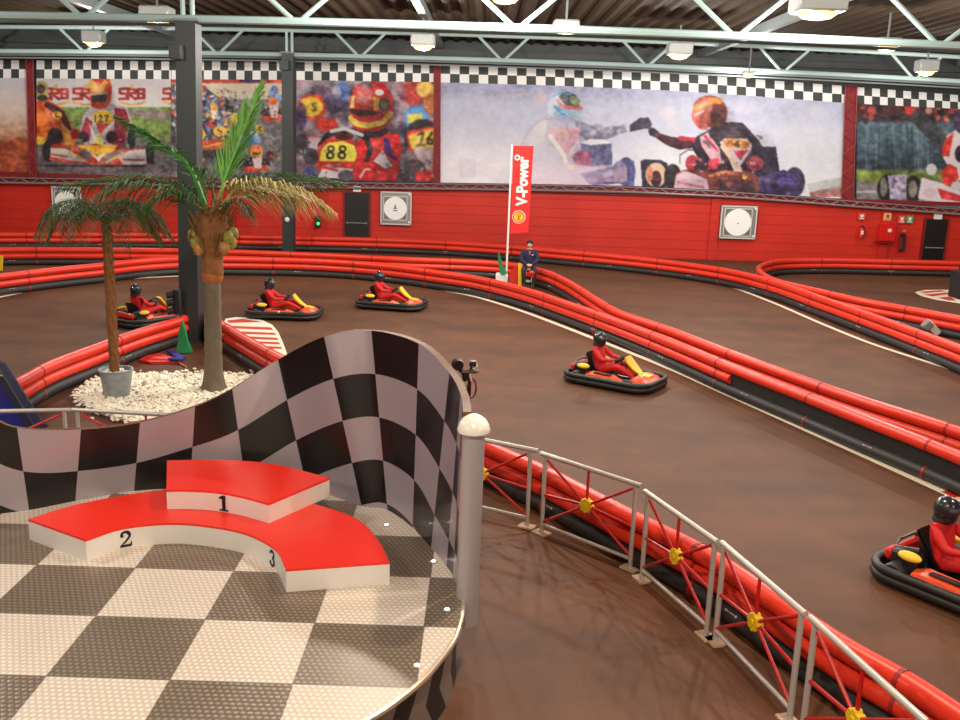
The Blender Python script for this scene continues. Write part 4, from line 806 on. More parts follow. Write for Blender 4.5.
# back, edges
for i in range(len(grid)-1):
    for j in range(rows-1):
        if j*CELL/QV >= nor[i] and j*CELL/QV >= nor[i+1]: continue
        bk.f.append((base+g_(i, j), base+g_(i+1, j), base+g_(i+1, j+1), base+g_(i, j+1))); bk.mi.append(0)
    bk.f.append((g_(i, 0), g_(i+1, 0), base+g_(i+1, 0), base+g_(i, 0))); bk.mi.append(0)
i = len(grid)-1
for j in range(rows-1):
    bk.f.append((g_(i, j), g_(i, j+1), base+g_(i, j+1), base+g_(i, j))); bk.mi.append(0)
    bk.f.append((g_(0, j), base+g_(0, j), base+g_(0, j+1), g_(0, j+1))); bk.mi.append(0)
bk.build('brown_back_board', mat('varnished_board', (100, 64, 34), .55, spec=.3, noise=.06), wt)

# ------------------------------------------------------------------ silver post
pp = Vector((-.06, 7.8, .35)); t = thing('silver_post', pp, 'thick silver post with a domed cap at the right end of the checkered wall', 'post')
MB().cyl((-.05, 7.86, .34), (-.035, 7.86, 2.17), .10, n=32).build('shaft', SILV, t)
MB().lathe([(.12, 2.14), (.14, 2.15), (.145, 2.17), (.13, 2.22), (.10, 2.265), (.055, 2.295), (.015, 2.305)], (-.035, 7.86, 0), 32).build('domed_cap', mat('white_gloss', (240, 236, 230), .25), t)
# ------------------------------------------------------------------ podium
Z1, Z2 = .82, 1.03
inner = [(85.6, 539.7), (122, 527.8), (171, 523), (214, 526.5), (248, 534), (275.4, 549), (286, 569.5)]
outer = [(28, 519), (83, 503), (167, 489.4), (316, 504.5), (356.7, 519), (378, 540), (389.7, 562)]
cI = Vector((-2.86, 7.46, 0)); 
def arcpts(px, z, n=6, mid=None):
    q = [P(x, y, z) for x, y in px]
    if mid is not None: q[mid:mid] = [Vector((-2.5, 9.82, z))]
    return spline(q, n)
ai = arcpts(inner, Z1); ao = arcpts(outer, Z1, 6, 3)
pod = thing('winners_podium', (-2.6, 8.6, ZS), 'curved three place winners podium with red tops and white sides on the stage', 'podium')
POR = mat('red_tread_top', (238, 46, 30), .3, spec=.6); n = NT(POR); b = POR.node_tree.nodes['Principled BSDF']
geo = n.n('ShaderNodeNewGeometry'); sx = n.n('ShaderNodeSeparateXYZ'); n.link(geo.outputs['Position'], sx.inputs[0])
hh = n.m('MULTIPLY', n.m('SINE', n.m('MULTIPLY', n.m('ADD', sx.outputs[0], n.m('MULTIPLY', sx.outputs[1], .35)), 150.)), n.m('SINE', n.m('MULTIPLY', n.m('SUBTRACT', sx.outputs[1], n.m('MULTIPLY', sx.outputs[0], .35)), 150.)))
bp = n.n('ShaderNodeBump'); bp.inputs['Strength'].default_value = .35; bp.inputs['Distance'].default_value = .003; n.link(hh, bp.inputs['Height']); n.link(bp.outputs[0], b.inputs['Normal'])
PSD = mat('podium_side', (232, 228, 224), .4)
low = [(p.x, p.y) for p in ai]+[(p.x, p.y) for p in ao[::-1]]
ls = MB().prism(low, ZS, Z1-.022).build('lower_step', PSD, pod, smooth=False)
MB().prism(low, Z1-.022, Z1).build('red_top', POR, ls, smooth=False)
f1 = [(166.3, 490), (190, 490), (217, 491.8), (243, 496.5), (268.6, 503.6)]; b1_ = [(329.6, 478), (300, 470), (270, 463.5), (240, 460.5), (205, 459.6), (167, 460.3)]
up1 = [(p.x, p.y) for p in spline([P(*q, Z2) for q in f1], 4)]+[(p.x, p.y) for p in spline([P(*q, Z2) for q in b1_], 4)]
us = MB().prism(up1, Z1+.001, Z2-.022).build('upper_step', PSD, pod, smooth=False)
MB().prism(up1, Z2-.022, Z2).build('red_top', POR, us, smooth=False)
INK = mat('black_number', (18, 17, 17), .5)
# numerals as thick curved plates
def numeral(strokes, px, py, face_path, z0, z1, hgt, parent, label):
    # strokes: polygons in a unit box (x right, y up); bent on to the step side along face_path
    base_ = ray(px, py); best = None
    for i in range(len(face_path)-1):
        a, b_ = face_path[i], face_path[i+1]
        for k in range(8):
            q = a.lerp(b_, k/8); m_ = (z0+z1)/2
            X, Y, Z = base_; t_ = (m_-H)/Z; e = (q.x-X*t_)**2+(q.y-Y*t_)**2
            if best is None or e < best[0]: best = (e, q.copy(), (b_-a).normalized())
    q, u = best[1], best[2]
    if u.x < 0: u = -u
    nn = Vector((u.y, -u.x, 0)); nn = nn if nn.y < 0 else -nn
    if abs(u.x) < .4 and nn.x > 0: nn = -nn
    s = MB()
    for poly in strokes:
        m_ = len(poly); fr = []; ba = []
        for (x, y) in poly:
            w = q+u*(x-.5)*hgt+Vector((0, 0, (z0+z1)/2+(y-.5)*hgt-q.z)); fr.append(w+nn*.006); ba.append(w-nn*.004)
        s.add(fr+ba, [tuple(range(m_))]+[(i, m_+i, m_+(i+1) % m_, (i+1) % m_) for i in range(m_)])
    o = s.build('number', INK, parent, smooth=False); tag(o, label); return o
def stroke(pts, ws):
    L = []; R = []
    for i, (x, y) in enumerate(pts):
        x0, y0 = pts[max(i-1, 0)]; x1, y1 = pts[min(i+1, len(pts)-1)]; d = math.hypot(x1-x0, y1-y0); nx, ny = -(y1-y0)/d, (x1-x0)/d; w = ws[i] if isinstance(ws, list) else ws
        L.append((x+nx*w, y+ny*w)); R.append((x-nx*w, y-ny*w))
    return [[L[i], L[i+1], R[i+1], R[i]] for i in range(len(L)-1)]
one = [[(.38, .0), (.38, 1.), (.62, 1.), (.62, 0)], [(.18, 0), (.18, .1), (.82, .1), (.82, 0)], [(.38, .99), (.38, .76), (.16, .78), (.16, .86)]]
def ar(cx, cy, r, ry, a0, a1, n=10): return [(cx+r*math.cos(math.radians(a0+(a1-a0)*i/n)), cy+ry*math.sin(math.radians(a0+(a1-a0)*i/n))) for i in range(n+1)]
two = stroke(ar(.5, .7, .24, .24, 170, -30, 12)+[(.5, .32), (.22, .1)], [.07]*4+[.06, .07, .085, .1, .1, .09, .08, .07, .06]+[.05, .03])+[[(.18, 0), (.18, .14), (.82, .14), (.84, 0)]]+[[(.84, 0), (.74, .12), (.82, .3), (.86, .3)]]+[ar(.3, .7, .1, .1, 0, 360, 10)]
three = stroke(ar(.48, .74, .22, .2, 160, -80, 10), .07)+stroke(ar(.48, .29, .25, .24, 85, -165, 12), .08)+[ar(.28, .8, .09, .09, 0, 360, 8), ar(.26, .24, .09, .09, 0, 360, 8)]
fp = spline([P(*q, Z2) for q in f1], 4)
def zpath(pa, z): return [Vector((p.x, p.y, z)) for p in pa]
numeral(one, 221, 505, zpath(fp, (Z1+Z2)/2), Z1, Z2-.02, .165, us, 'black number 1')
numeral(two, 126.5, 540.5, zpath(ai, (ZS+Z1)/2), ZS, Z1-.02, .165, ls, 'black number 2')
numeral(three, 274, 558, zpath(ai, (ZS+Z1)/2), ZS, Z1-.02, .165, ls, 'black number 3')

# ================================================================== RAILINGS with red spokes and yellow rosettes
RAIL = mat('railing_silver', (196, 190, 186), .35, metal=.3); ROD = mat('red_rod', (196, 26, 22), .4); PLT = mat('pale_base_plate', (196, 172, 148), .5)
def railing_panel(a, b_, label, ta=True, z1=1.0, ext=(0, 0)):
    a = Vector(a); b_ = Vector(b_); u = (b_-a).normalized(); c = (a+b_)/2; L = (b_-a).length
    t = thing('railing_panel', (c.x, c.y, 0), label, 'railing')
    up = Vector((0, 0, 1))
    MB().cyl(a-u*ext[0]+up*z1, b_+u*ext[1]+up*z1, .028, n=12).build('top_rail', RAIL, t)
    MB().cyl(a+up*.12, b_+up*.12, .022, n=10).build('bottom_rail', RAIL, t)
    for q in (a, b_):
        MB().cyl(q, q+up*(z1-.02), .026, n=12).build('post', RAIL, t)
        MB().box(q+up*.01, (.2, .14, .02), rz=math.atan2(u.y, u.x)).build('base_plate', PLT, t, smooth=False)
    m_ = c+up*.56
    ends = [a+up*.94+u*.04, b_+up*.94-u*.04, a+up*.16+u*.02, b_+up*.16-u*.02, c+up*.97, a+up*.5+u*.02, b_+up*.5-u*.02]
    for e in ends: MB().cyl(m_, e, .017, n=8).build('spoke', ROD, t)
    nn = Vector((u.y, -u.x, 0)); s = MB(); s.cyl(m_-nn*.03, m_+nn*.03, .07, n=16)
    for k in range(8):
        q = m_+(u*math.cos(k*PI/4)+up*math.sin(k*PI/4))*.062; s.cyl(q-nn*.034, q+nn*.034, .024, n=8)
    s.cyl(m_-nn*.045, m_+nn*.045, .03, n=10); s.build('rosette', YEL, t)
    return t
pa_, pb, pc, pd, pe, pf, pg, ph = [P(*q) for q in ((527, 527), (541.5, 533.5), (630, 569), (641.5, 580), (706, 637), (715, 642), (789, 722), (802, 735))]
for q in (pa_, pb, pc, pd, pe, pf, pg, ph): q.z = 0
prev = pa_+(pa_-P(505, 521)).normalized()*-1.05; prev = P(436, 505)
railing_panel(prev, pa_, 'railing panel just right of the silver post', ext=(0, .1))
railing_panel(pb, pc, 'second railing panel from the silver post', ext=(.07, .07))
railing_panel(pd, pe, 'third railing panel from the silver post', ext=(.07, .04))
railing_panel(pf, pg, 'fourth railing panel from the silver post, second last towards the camera', ext=(.05, .05))
nxt = ph+(pg-pf)*.98+Vector((-.04, 0, 0)); railing_panel(ph, nxt, 'railing panel nearest the camera at the bottom right', ext=(.08, .07))
l0, l1, l2, l3 = P(-85, 413, 1.), P(64, 410, 1.), P(77, 410, 1.), P(215, 417, 1.)
for q in (l0, l1, l2, l3): q.z = 0
railing_panel(l0, l1, 'railing panel behind the checkered wall at the left edge', ext=(0, .075)); railing_panel(l2, l3, 'railing panel behind the checkered wall in front of the white pebbles', ext=(.07, 0))

# ================================================================== PEOPLE
def skin_mesh(nodes, edges, sub=2):
    names = list(nodes); me = bpy.data.meshes.new('sk')
    me.from_pydata([nodes[k][0] for k in names], [(names.index(a), names.index(b)) for a, b in edges], [])
    o = bpy.data.objects.new('sk', me); C.objects.link(o)
    md = o.modifiers.new('s', 'SKIN'); md.use_smooth_shade = True
    sv = me.skin_vertices[0].data if me.skin_vertices else None
    if sv is None:
        bpy.context.view_layer.objects.active = o; me.attributes
    for i, k in enumerate(names):
        r = nodes[k][1]; r = r if isinstance(r, (tuple, list)) else (r, r); sv[i].radius = r; sv[i].use_root = (i == 0)
    sb = o.modifiers.new('u', 'SUBSURF'); sb.levels = sub; sb.render_levels = sub
    dg = bpy.context.evaluated_depsgraph_get(); dg.update()
    r = bpy.data.meshes.new_from_object(o.evaluated_get(dg)); vs = [tuple(v.co) for v in r.vertices]; fs = [tuple(p.vertices) for p in r.polygons]
    bpy.data.objects.remove(o); bpy.data.meshes.remove(r)
    return vs, fs
def seg_d(p, a, b_):
    d = b_-a; t = max(0, min(1, (p-a).dot(d)/max(d.length_squared, 1e-9))); return (p-a-d*t).length
def figure(nodes, edges, bonemat, extra=None):
    """one continuous body mesh with faces coloured by the nearest bone"""
    vs, fs = skin_mesh(nodes, edges); s = MB(); s.v = vs
    B = [(Vector(nodes[a][0]), Vector(nodes[b][0]), bonemat.get((a, b), 0)) for a, b in edges]
    for f in fs:
        c = sum((Vector(vs[i]) for i in f), Vector())/len(f); s.f.append(f); s.mi.append(min(B, key=lambda q: seg_d(c, q[0], q[1]))[2])
    return s
def hand(s, wrist, tip_dir, palm_n, mi, side=1, scale=1., curl=.5):
    """palm with five unequal bent fingers"""
    d = Vector(tip_dir).normalized(); nrm = Vector(palm_n).normalized(); w = d.cross(nrm).normalized()*side; o = Vector(wrist)
    R = Matrix((w, d, nrm)).transposed()
    s.ell(o+d*.045*scale, (.042*scale, .055*scale, .018*scale), 10, 6, mi, R=R)
    for k, L in enumerate((.068, .078, .074, .058)):
        b0 = o+d*.08*scale+w*(k-1.5)*.021*scale; p1 = b0+d*L*.45*scale+nrm*curl*.012*scale; p2 = p1+(d*(1-curl)+nrm*curl)*L*.35*scale; p3 = p2+(d*(1-curl*1.6)+nrm*curl*1.6).normalized()*L*.28*scale
        s.tube([b0-d*.02*scale, p1, p2, p3], [.010*scale, .0095*scale, .0085*scale, .007*scale], 7, mi)
    b0 = o+d*.03*scale-w*.035*scale; p1 = b0-w*.025*scale+d*.025*scale+nrm*.008; p2 = p1+d*.03*scale+nrm*.012
    s.tube([b0, p1, p2], [.012*scale, .011*scale, .009*scale], 7, mi)
SUIT = mat('red_race_suit', (206, 24, 26), .65); GLV = mat('dark_gloves', (30, 28, 32), .7)
DN = {'pelvis': ((-.32, 0, .30), (.15, .13)), 'belly': ((-.38, 0, .44), (.14, .12)), 'chest': ((-.42, 0, .62), (.16, .12)), 'neck': ((-.42, 0, .78), .06), 'head': ((-.41, 0, .90), .09)}
DE = [('pelvis', 'belly'), ('belly', 'chest'), ('chest', 'neck'), ('neck', 'head')]; DM = {}
for s_, nm in ((1, 'l'), (-1, 'r')):
    DN.update({'sh'+nm: ((-.42, .19*s_, .70), .075), 'el'+nm: ((-.20, .27*s_, .52), .055), 'wr'+nm: ((.045, .155*s_, .53), .036),
               'hip'+nm: ((-.27, .10*s_, .28), .095), 'kn'+nm: ((.16, .20*s_, .43), .07), 'an'+nm: ((.52, .15*s_, .24), .045), 'toe'+nm: ((.60, .14*s_, .34), .036)})
    DE += [('chest', 'sh'+nm), ('sh'+nm, 'el'+nm), ('el'+nm, 'wr'+nm), ('pelvis', 'hip'+nm), ('hip'+nm, 'kn'+nm), ('kn'+nm, 'an'+nm), ('an'+nm, 'toe'+nm)]; DM[('an'+nm, 'toe'+nm)] = 1
DM[('neck', 'head')] = 2
db = figure(DN, DE, DM)
for s_ in (1, -1): hand(db, (.05, .155*s_, .53), (.7, -.1*s_, .35), (.35, -.5*s_, -.5), 1, side=s_, curl=.7)
def make_driver():
    t = bpy.data.objects.new('person', None); C.objects.link(t); WL[t.name] = Vector()
    db.build('body', [SUIT, GLV, SKIN], t, world=False)
    h = MB(); h.ell((-.40, 0, .93), (.155, .135, .15), 20, 14); h.lathe([(.125, 0), (.135, .05)], (-.40, 0, .80), 20)
    ho = h.build('helmet', mat('dark_helmet', (38, 38, 46), .25, coat=.5), t, world=False)
    v = MB(); v.ell((-.355, 0, .94), (.122, .12, .062), 18, 10); v.build('visor', mat('visor', (90, 96, 110), .12, metal=.4), ho, world=False)
    n_ = MB().tube([( -.42+.10*math.cos(a), .11*math.sin(a), .79) for a in np.linspace(0, 2*PI, 17)[:-1]], .03, 8, closed=True); n_.build('collar', CLRK, t, world=False)
    return t
# ------------------------------------------------------------------ KART (nose towards +X)
KRED = mat('kart_red_body', (214, 36, 24), .35, coat=.3); KORG = mat('kart_orange_red_body', (226, 84, 44), .35, coat=.3); KYEL = mat('kart_yellow', (240, 196, 40), .45); KBLK = mat('kart_black_bumper', (30, 28, 28), .5); KMET = mat('kart_frame', (90, 90, 92), .35, metal=.8)
def rrect(x0, x1, y, r, n=6, nose=0.):
    pts = []
    for cx, cy, a0 in ((x1-r, y-r, 90), (x1-r, -y+r, 0), (x0+r, -y+r, -90), (x0+r, y-r, -180)):
        for i in range(n+1):
            a = math.radians(a0-90*i/n); pts.append((cx+r*math.cos(a), cy+r*math.sin(a)))
    return pts
def make_kart():
    t = bpy.data.objects.new('go_kart', None); C.objects.link(t); WL[t.name] = Vector()
    loop = rrect(-.98, 1.02, .68, .34)
    bm = MB()
    bm.tube([(x, y, .10) for x, y in loop], .062, 10, closed=True); bm.tube([(x, y, .195) for x, y in loop], .055, 10, closed=True)
    bm.build('bumper', KBLK, t, world=False)
    fl = MB(); fl.prism(rrect(-.92, .96, .62, .30), .05, .075); fl.build('floor_tray', mat('kart_dark_tray', (44, 42, 44), .5), t, world=False)
    f = MB()
    for y in (-.3, .3): f.tube([(-.85, y, .12), (-.3, y, .11), (.3, y*.9, .11), (.8, y*.7, .13)], .018, 8)
    for x in (-.6, -.1, .45): f.cyl((x, -.3, .115), (x, .3, .115), .016, n=8)
    f.build('chassis', KMET, t, world=False)
    for s_ in (1, -1):     # side pods
        p = MB(); vs = []
        secs = [(-.45, .40, .60, .14, .26), (-.30, .36, .64, .12, .31), (.20, .36, .64, .12, .29), (.42, .42, .60, .13, .22)]
        for (x, ya, yb_, z0, z1) in secs: vs += [(x, ya*s_, z0), (x, yb_*s_, z0), (x, (yb_-.04)*s_, z1-.04), (x, (ya+.05)*s_, z1), (x, ya*s_, z1-.06)]
        fs_ = [(5*i+j, 5*i+(j+1) % 5, 5*i+5+(j+1) % 5, 5*i+5+j) for i in range(3) for j in range(5)]+[(4, 3, 2, 1, 0), (15, 16, 17, 18, 19)]
        p.add(vs, fs_); so = p.build('side_pod', KORG, t, world=False)
        q = MB(); q.box((-.05, .50*s_, .297), (.40, .10, .012)); q.build('dark_stripe', KBLK, so, world=False, smooth=False)
    # nose cone
    p = MB(); secs = [(.52, .42, .12, .24), (.66, .52, .11, .30), (.84, .50, .11, .26), (.97, .40, .13, .19)]
    vs = []
    for (x, w, z0, z1) in secs: vs += [(x, -w, z0), (x, w, z0), (x, w*.92, z1-.04), (x, w*.4, z1+.02), (x, -w*.4, z1+.02), (x, -w*.92, z1-.04)]
    p.add(vs, [(6*i+j, 6*i+(j+1) % 6, 6*i+6+(j+1) % 6, 6*i+6+j) for i in range(3) for j in range(6)]+[(5, 4, 3, 2, 1, 0), (18, 19, 20, 21, 22, 23)])
    no = p.build('nose_cone', KORG, t, world=False)
    q = MB(); q.add([(.60, -.16, .325), (.60, .16, .325), (.86, .10, .30), (.86, -.10, .30), (.60, -.16, .30), (.60, .16, .30), (.86, .10, .27), (.86, -.10, .27)], [(0, 3, 2, 1), (0, 1, 5, 4), (1, 2, 6, 5), (2, 3, 7, 6), (3, 0, 4, 7)]); q.build('yellow_panel', KYEL, no, world=False, smooth=False)
    # steering fairing
    p = MB(); vs = []
    for (x, w, z) in ((.64, .10, .32), (.50, .15, .42), (.36, .17, .56), (.30, .12, .66)): vs += [(x, -w, z), (x+.03, 0, z+.02), (x, w, z), (x-.04, w*.9, z-.02), (x-.04, -w*.9, z-.02)]
    p.add(vs, [(5*i+j, 5*i+(j+1) % 5, 5*i+5+(j+1) % 5, 5*i+5+j) for i in range(3) for j in range(5)]+[(4, 3, 2, 1, 0), (15, 16, 17, 18, 19)])
    p.build('steering_fairing', KYEL, t, world=False)
    sw = MB(); c = Vector((.13, 0, .55)); ax = Vector((-.62, 0, .78)).normalized(); u = Vector((0, 1, 0)); w = ax.cross(u)
    sw.tube([c+(u*math.cos(a)+w*math.sin(a))*.15 for a in np.linspace(0, 2*PI, 25)[:-1]], .016, 8, closed=True)
    for a in (0, 2.1, 4.2): sw.cyl(c, c+(u*math.cos(a)+w*math.sin(a))*.15, .012, n=6)
    so = sw.build('steering_wheel', KBLK, t, world=False); MB().cyl(c, (.46, 0, .14), .015, n=8).build('steering_column', KMET, so, world=False)
    # seat
    s = MB(); prof = [(.02, .14), (-.18, .10), (-.42, .13), (-.56, .30), (-.64, .52), (-.66, .62)]; vs = []
    for i, (x, z) in enumerate(prof):
        w = (.17, .21, .22, .22, .20, .15)[i]; h = (.05, .12, .16, .14, .10, .03)[i]
        for k in range(9):
            a = (k/8-.5)*2; vs.append((x+abs(a)**3*h*.9*(1 if i > 2 else .2), a*w, z+abs(a)**3*h*(1 if i < 4 else .4)))
    k0 = len(vs); vs += [(x-.02, y*1.06, z-.02) for x, y, z in vs]
    fs_ = [(9*i+j, 9*i+j+1, 9*i+10+j, 9*i+9+j) for i in range(5) for j in range(8)]; fs_ += [tuple(k0+q for q in f_[::-1]) for f_ in fs_]
    s.add(vs, fs_); s.build('seat', mat('kart_seat', (26, 26, 28), .45), t, world=False)
    MB().bbox((-.62, .34, .25), (.34, .24, .22), .03).build('fuel_tank', KBLK, t, world=False); e = MB(); e.bbox((-.62, -.34, .27), (.34, .24, .26), .03); e.cyl((-.86, -.30, .34), (-.50, -.30, .42), .045, n=10); e.build('engine', mat('engine_dark', (52, 50, 52), .4, metal=.5), t, world=False)
    r = MB(); r.bbox((-.83, 0, .31), (.10, .9, .15), .03); r.build('rear_cover', KRED, t, world=False)
    for s_ in (-1, 1): MB().ell((-.52, .50*s_, .40), (.15, .07, .045), 16, 8, R=Matrix.Rotation(.55*-s_, 3, 'X')).build('yellow_number_pod', KYEL, t, world=False)
    for x, y, rr_, ww in ((-.66, .52, .14, .18), (-.66, -.52, .14, .18), (.56, .50, .13, .12), (.56, -.50, .13, .12)):
        w = MB(); prof = [(rr_*.5, -ww/2), (rr_*.85, -ww/2), (rr_, -ww/2+.025), (rr_, ww/2-.025), (rr_*.85, ww/2), (rr_*.5, ww/2)]
        nn_ = 18; vs = [(x+r_*math.cos(2*PI*i/nn_), y+z_, rr_+r_*math.sin(2*PI*i/nn_)) for r_, z_ in prof for i in range(nn_)]
        w.add(vs, [(j*nn_+i, j*nn_+nn_+i, j*nn_+nn_+(i+1) % nn_, j*nn_+(i+1) % nn_) for j in range(5) for i in range(nn_)])
        wo = w.build('wheel', BLK, t, world=False); MB().cyl((x, y-ww*.45, rr_), (x, y+ww*.45, rr_), rr_*.55, n=14).build('wheel_hub', KMET, wo, world=False)
    ro = MB(); ro.tube([(-.80, -.26, .14), (-.84, -.26, .36), (-.84, -.18, .44), (-.84, .18, .44), (-.84, .26, .36), (-.80, .26, .14)], .02, 8); ro.build('rear_hoop', KMET, t, world=False)
    return t
kart0 = make_kart(); driver0 = make_driver()
KP = [((138, 330.5), (194, 321.5), 'rental kart with red bodywork passing behind the small palm and the thick column', 'kart driver in red suit and dark helmet beside the traffic light'),
      ((244, 319.5), (313, 322), 'rental kart with red bodywork, middle one of the three on the far left track', 'kart driver in red suit just above the striped kerb'),
      ((349, 308.5), (420, 313.5), 'rental kart with red bodywork, rightmost of the three on the far left track', 'kart driver in red suit, rightmost of the three on the far left track'),
      ((563, 382.5), (637, 396.5), 'rental kart with red and yellow bodywork alone in the middle of the track', 'kart driver in red suit alone in the middle of the track'),
      ((858, 576), (976, 625), 'rental kart cut off by the right edge of the picture, nearest the camera', 'kart driver in red suit cut off by the right edge of the picture')]
for i, (a, b_, l1_, l2_) in enumerate(KP):
    a = P(*a); b_ = P(*b_); u = (b_-a).normalized(); L = (b_-a).length; mid = (a+b_)/2
    if i == 4: mid = a+u*.92
    c = mid+Vector((-u.y, u.x, 0))*.64; rz = math.atan2(u.y, u.x)
    k = kart0 if i == 0 else copy_tree(kart0); k.location = c; k.rotation_euler = (0, 0, rz); k.scale = (.9, .9, .9); tag(k, l1_, 'go-kart', 'rental karts on the track')
    d = driver0 if i == 0 else copy_tree(driver0); d.location = c; d.rotation_euler = (0, 0, rz); d.scale = (.92, .92, .92); tag(d, l2_, 'person', 'kart drivers')

# ------------------------------------------------------------------ seated marshal
M0 = P(528, 287.5); M0.z = 0
MN = {'pelvis': ((0, .05, .72), (.15, .12)), 'belly': ((0, .04, .88), (.17, .13)), 'chest': ((0, .02, 1.06), (.20, .14)), 'neck': ((0, 0, 1.24), .055), 'head': ((0, -.01, 1.36), .075)}
ME = [('pelvis', 'belly'), ('belly', 'chest'), ('chest', 'neck'), ('neck', 'head')]; MM = {('pelvis', 'belly'): 1, ('belly', 'chest'): 1, ('chest', 'neck'): 1, ('neck', 'head'): 0}
for s_, nm in ((1, 'l'), (-1, 'r')):
    MN.update({'sh'+nm: ((.21*s_, .02, 1.15), .095), 'el'+nm: ((.27*s_, -.06, .90), .078), 'wr'+nm: ((.085*s_, -.26, .79), .048), 'hip'+nm: ((.10*s_, .0, .69), .095), 'kn'+nm: ((.19*s_, -.40, .62), .085), 'an'+nm: ((.14*s_, -.34, .14), .055), 'toe'+nm: ((.15*s_, -.50, .05), .042)})
    ME += [('chest', 'sh'+nm), ('sh'+nm, 'el'+nm), ('el'+nm, 'wr'+nm), ('pelvis', 'hip'+nm), ('hip'+nm, 'kn'+nm), ('kn'+nm, 'an'+nm), ('an'+nm, 'toe'+nm)]
    for k in (('chest', 'sh'+nm), ('sh'+nm, 'el'+nm), ('el'+nm, 'wr'+nm)): MM[k] = 1
    for k in (('pelvis', 'hip'+nm), ('hip'+nm, 'kn'+nm), ('kn'+nm, 'an'+nm)): MM[k] = 2
    MM[('an'+nm, 'toe'+nm)] = 3
mb = figure(MN, ME, MM); Rh = Matrix.Rotation(-.35, 3, 'Z')
mb.ell((0, -.02, 1.385), (.078, .098, .115), 16, 12, 0, R=Rh); mb.ell((-.035, -.112, 1.375), (.014, .022, .022), 8, 6, 0)
for s_ in (-1, 1):
    q = Vector((.032*s_, -.092, 1.40)); q = Vector((0, -.02, 0))+Rh @ Vector((q.x, q.y+.02, q.z)); mb.ell(q, (.011, .007, .007), 8, 5, 3)
    q = Rh @ Vector((.08*s_, 0, 0))+Vector((0, -.015, 1.38)); mb.ell(q, (.014, .02, .03), 8, 6, 0)
q = Rh @ Vector((0, -.096, 0))+Vector((0, -.02, 1.335)); mb.ell(q, (.022, .006, .007), 8, 5, 4)
for s_ in (1, -1): hand(mb, (.08*s_, -.27, .785), (-.75*s_, -.45, -.15), (-.3*s_, .2, -.8), 0, side=s_, curl=.5, scale=1.05)
mt = thing('person', M0, 'person in dark navy jacket and trousers seated on a stool beside the red flag', 'person')
mt.rotation_euler = (0, 0, 0)
mb.build('body', [SKIN, NAVY, mat('dark_trousers', (36, 34, 38), .8), mat('black_boots', (22, 21, 22), .5), mat('lips', (150, 80, 75), .5)], mt, world=False)
hr = MB(); hr.ell((.0, .012, 1.452), (.104, .118, .095), 16, 10, R=Rh); hr.ell((.02, .035, 1.37), (.094, .085, .10), 12, 8, R=Rh); hr.build('hair', mat('dark_hair', (34, 26, 24), .8), mt, world=False)
cm = MB(); cm.tube([(.075*math.cos(a), .065*math.sin(a), 1.235+.01*math.sin(a)) for a in np.linspace(0, 2*PI, 17)[:-1]], .02, 8, closed=True); cm.build('collar', NAVY, mt, world=False)
cm = MB(); cm.add([(-.035, -.115, 1.20), (.035, -.115, 1.20), (.0, -.14, 1.06), (-.03, -.09, 1.2), (.03, -.09, 1.2), (0, -.1, 1.06)], [(0, 2, 1), (3, 4, 5), (0, 1, 4, 3), (1, 2, 5, 4), (2, 0, 3, 5)]); cm.build('red_shirt_front', REDP, mt, world=False)
cm = MB(); cm.box((.10, -.125, 1.08), (.06, .01, .025)); cm.build('chest_badge', WHT, mt, world=False, smooth=False)
t = thing('stool', M0, 'white stool under the seated person in the navy jacket', 'stool')
MB().lathe([(.17, .58), (.19, .6), (.19, .625), (.17, .635)], (M0.x, M0.y+.06, 0), 20).build('seat', WHT, t)
for a in (-2.3, -.8, .8, 2.3): MB().cyl((M0.x+.12*math.cos(a), M0.y+.06+.12*math.sin(a), .58), (M0.x+.2*math.cos(a), M0.y+.06+.2*math.sin(a), 0), .016, n=8).build('leg', WHT, t)
MB().tube([(M0.x+.17*math.cos(a), M0.y+.06+.17*math.sin(a), .2) for a in np.linspace(0, 2*PI, 21)[:-1]], .012, 6, closed=True).build('foot_ring', WHT, t)
a = V(531.5, 273, M0.y-.46); s = MB(); s.ell(a, (.10, .05, .08), 12, 8); s.ell(a+Vector((.03, .01, -.09)), (.05, .04, .07), 10, 6); tag(s.build('red_hat', REDP, origin=a), 'small red hat held at the knees of the seated person', 'hat')
# flag stand
fb = P(501.5, 284); fb.z = 0
t = thing('white_block', fb, 'white block holding the tall flag pole left of the seated person', 'base block')
MB().bbox((fb.x, fb.y, .18), (.40, .34, .36), .03).build('block', WHT, t)
FY = fb.y; pt_ = V(513.3, 145.5, FY); pb_ = V(506.3, 275, FY)
t = thing('flag_banner', (pb_.x, FY, pb_.z), 'tall narrow red flag with white V-Power lettering and a yellow shell emblem', 'flag')
MB().cyl(Vector((pb_.x, FY, .34)), pt_+Vector((-.04, 0, .03)), .035, .028, n=12).build('pole', WHT, t)
fq = [V(513.2, 145.6, FY), V(533.7, 146, FY), V(528.2, 232.2, FY), V(510.6, 233.5, FY)]
fm = mat('red_flag_cloth', (232, 32, 26), .6)
s = MB(); vs = []; NX, NY = 10, 30
for j in range(NY+1):
    for i in range(NX+1):
        a = fq[0].lerp(fq[3], j/NY); b_ = fq[1].lerp(fq[2], j/NY); q = a.lerp(b_, i/NX); vs.append(q+Vector((0, math.sin(i*.7+j*.2)*.012*(i/NX), 0)))
k0 = len(vs); vs += [v+Vector((0, .012, 0)) for v in vs]; W1 = NX+1
fs_ = [(j*W1+i, j*W1+W1+i, j*W1+W1+i+1, j*W1+i+1) for j in range(NY) for i in range(NX)]; fs_ += [tuple(k0+q for q in f_[::-1]) for f_ in fs_]
for j in range(NY): fs_ += [(j*W1, k0+j*W1, k0+j*W1+W1, j*W1+W1), (j*W1+NX, j*W1+W1+NX, k0+j*W1+W1+NX, k0+j*W1+NX)]
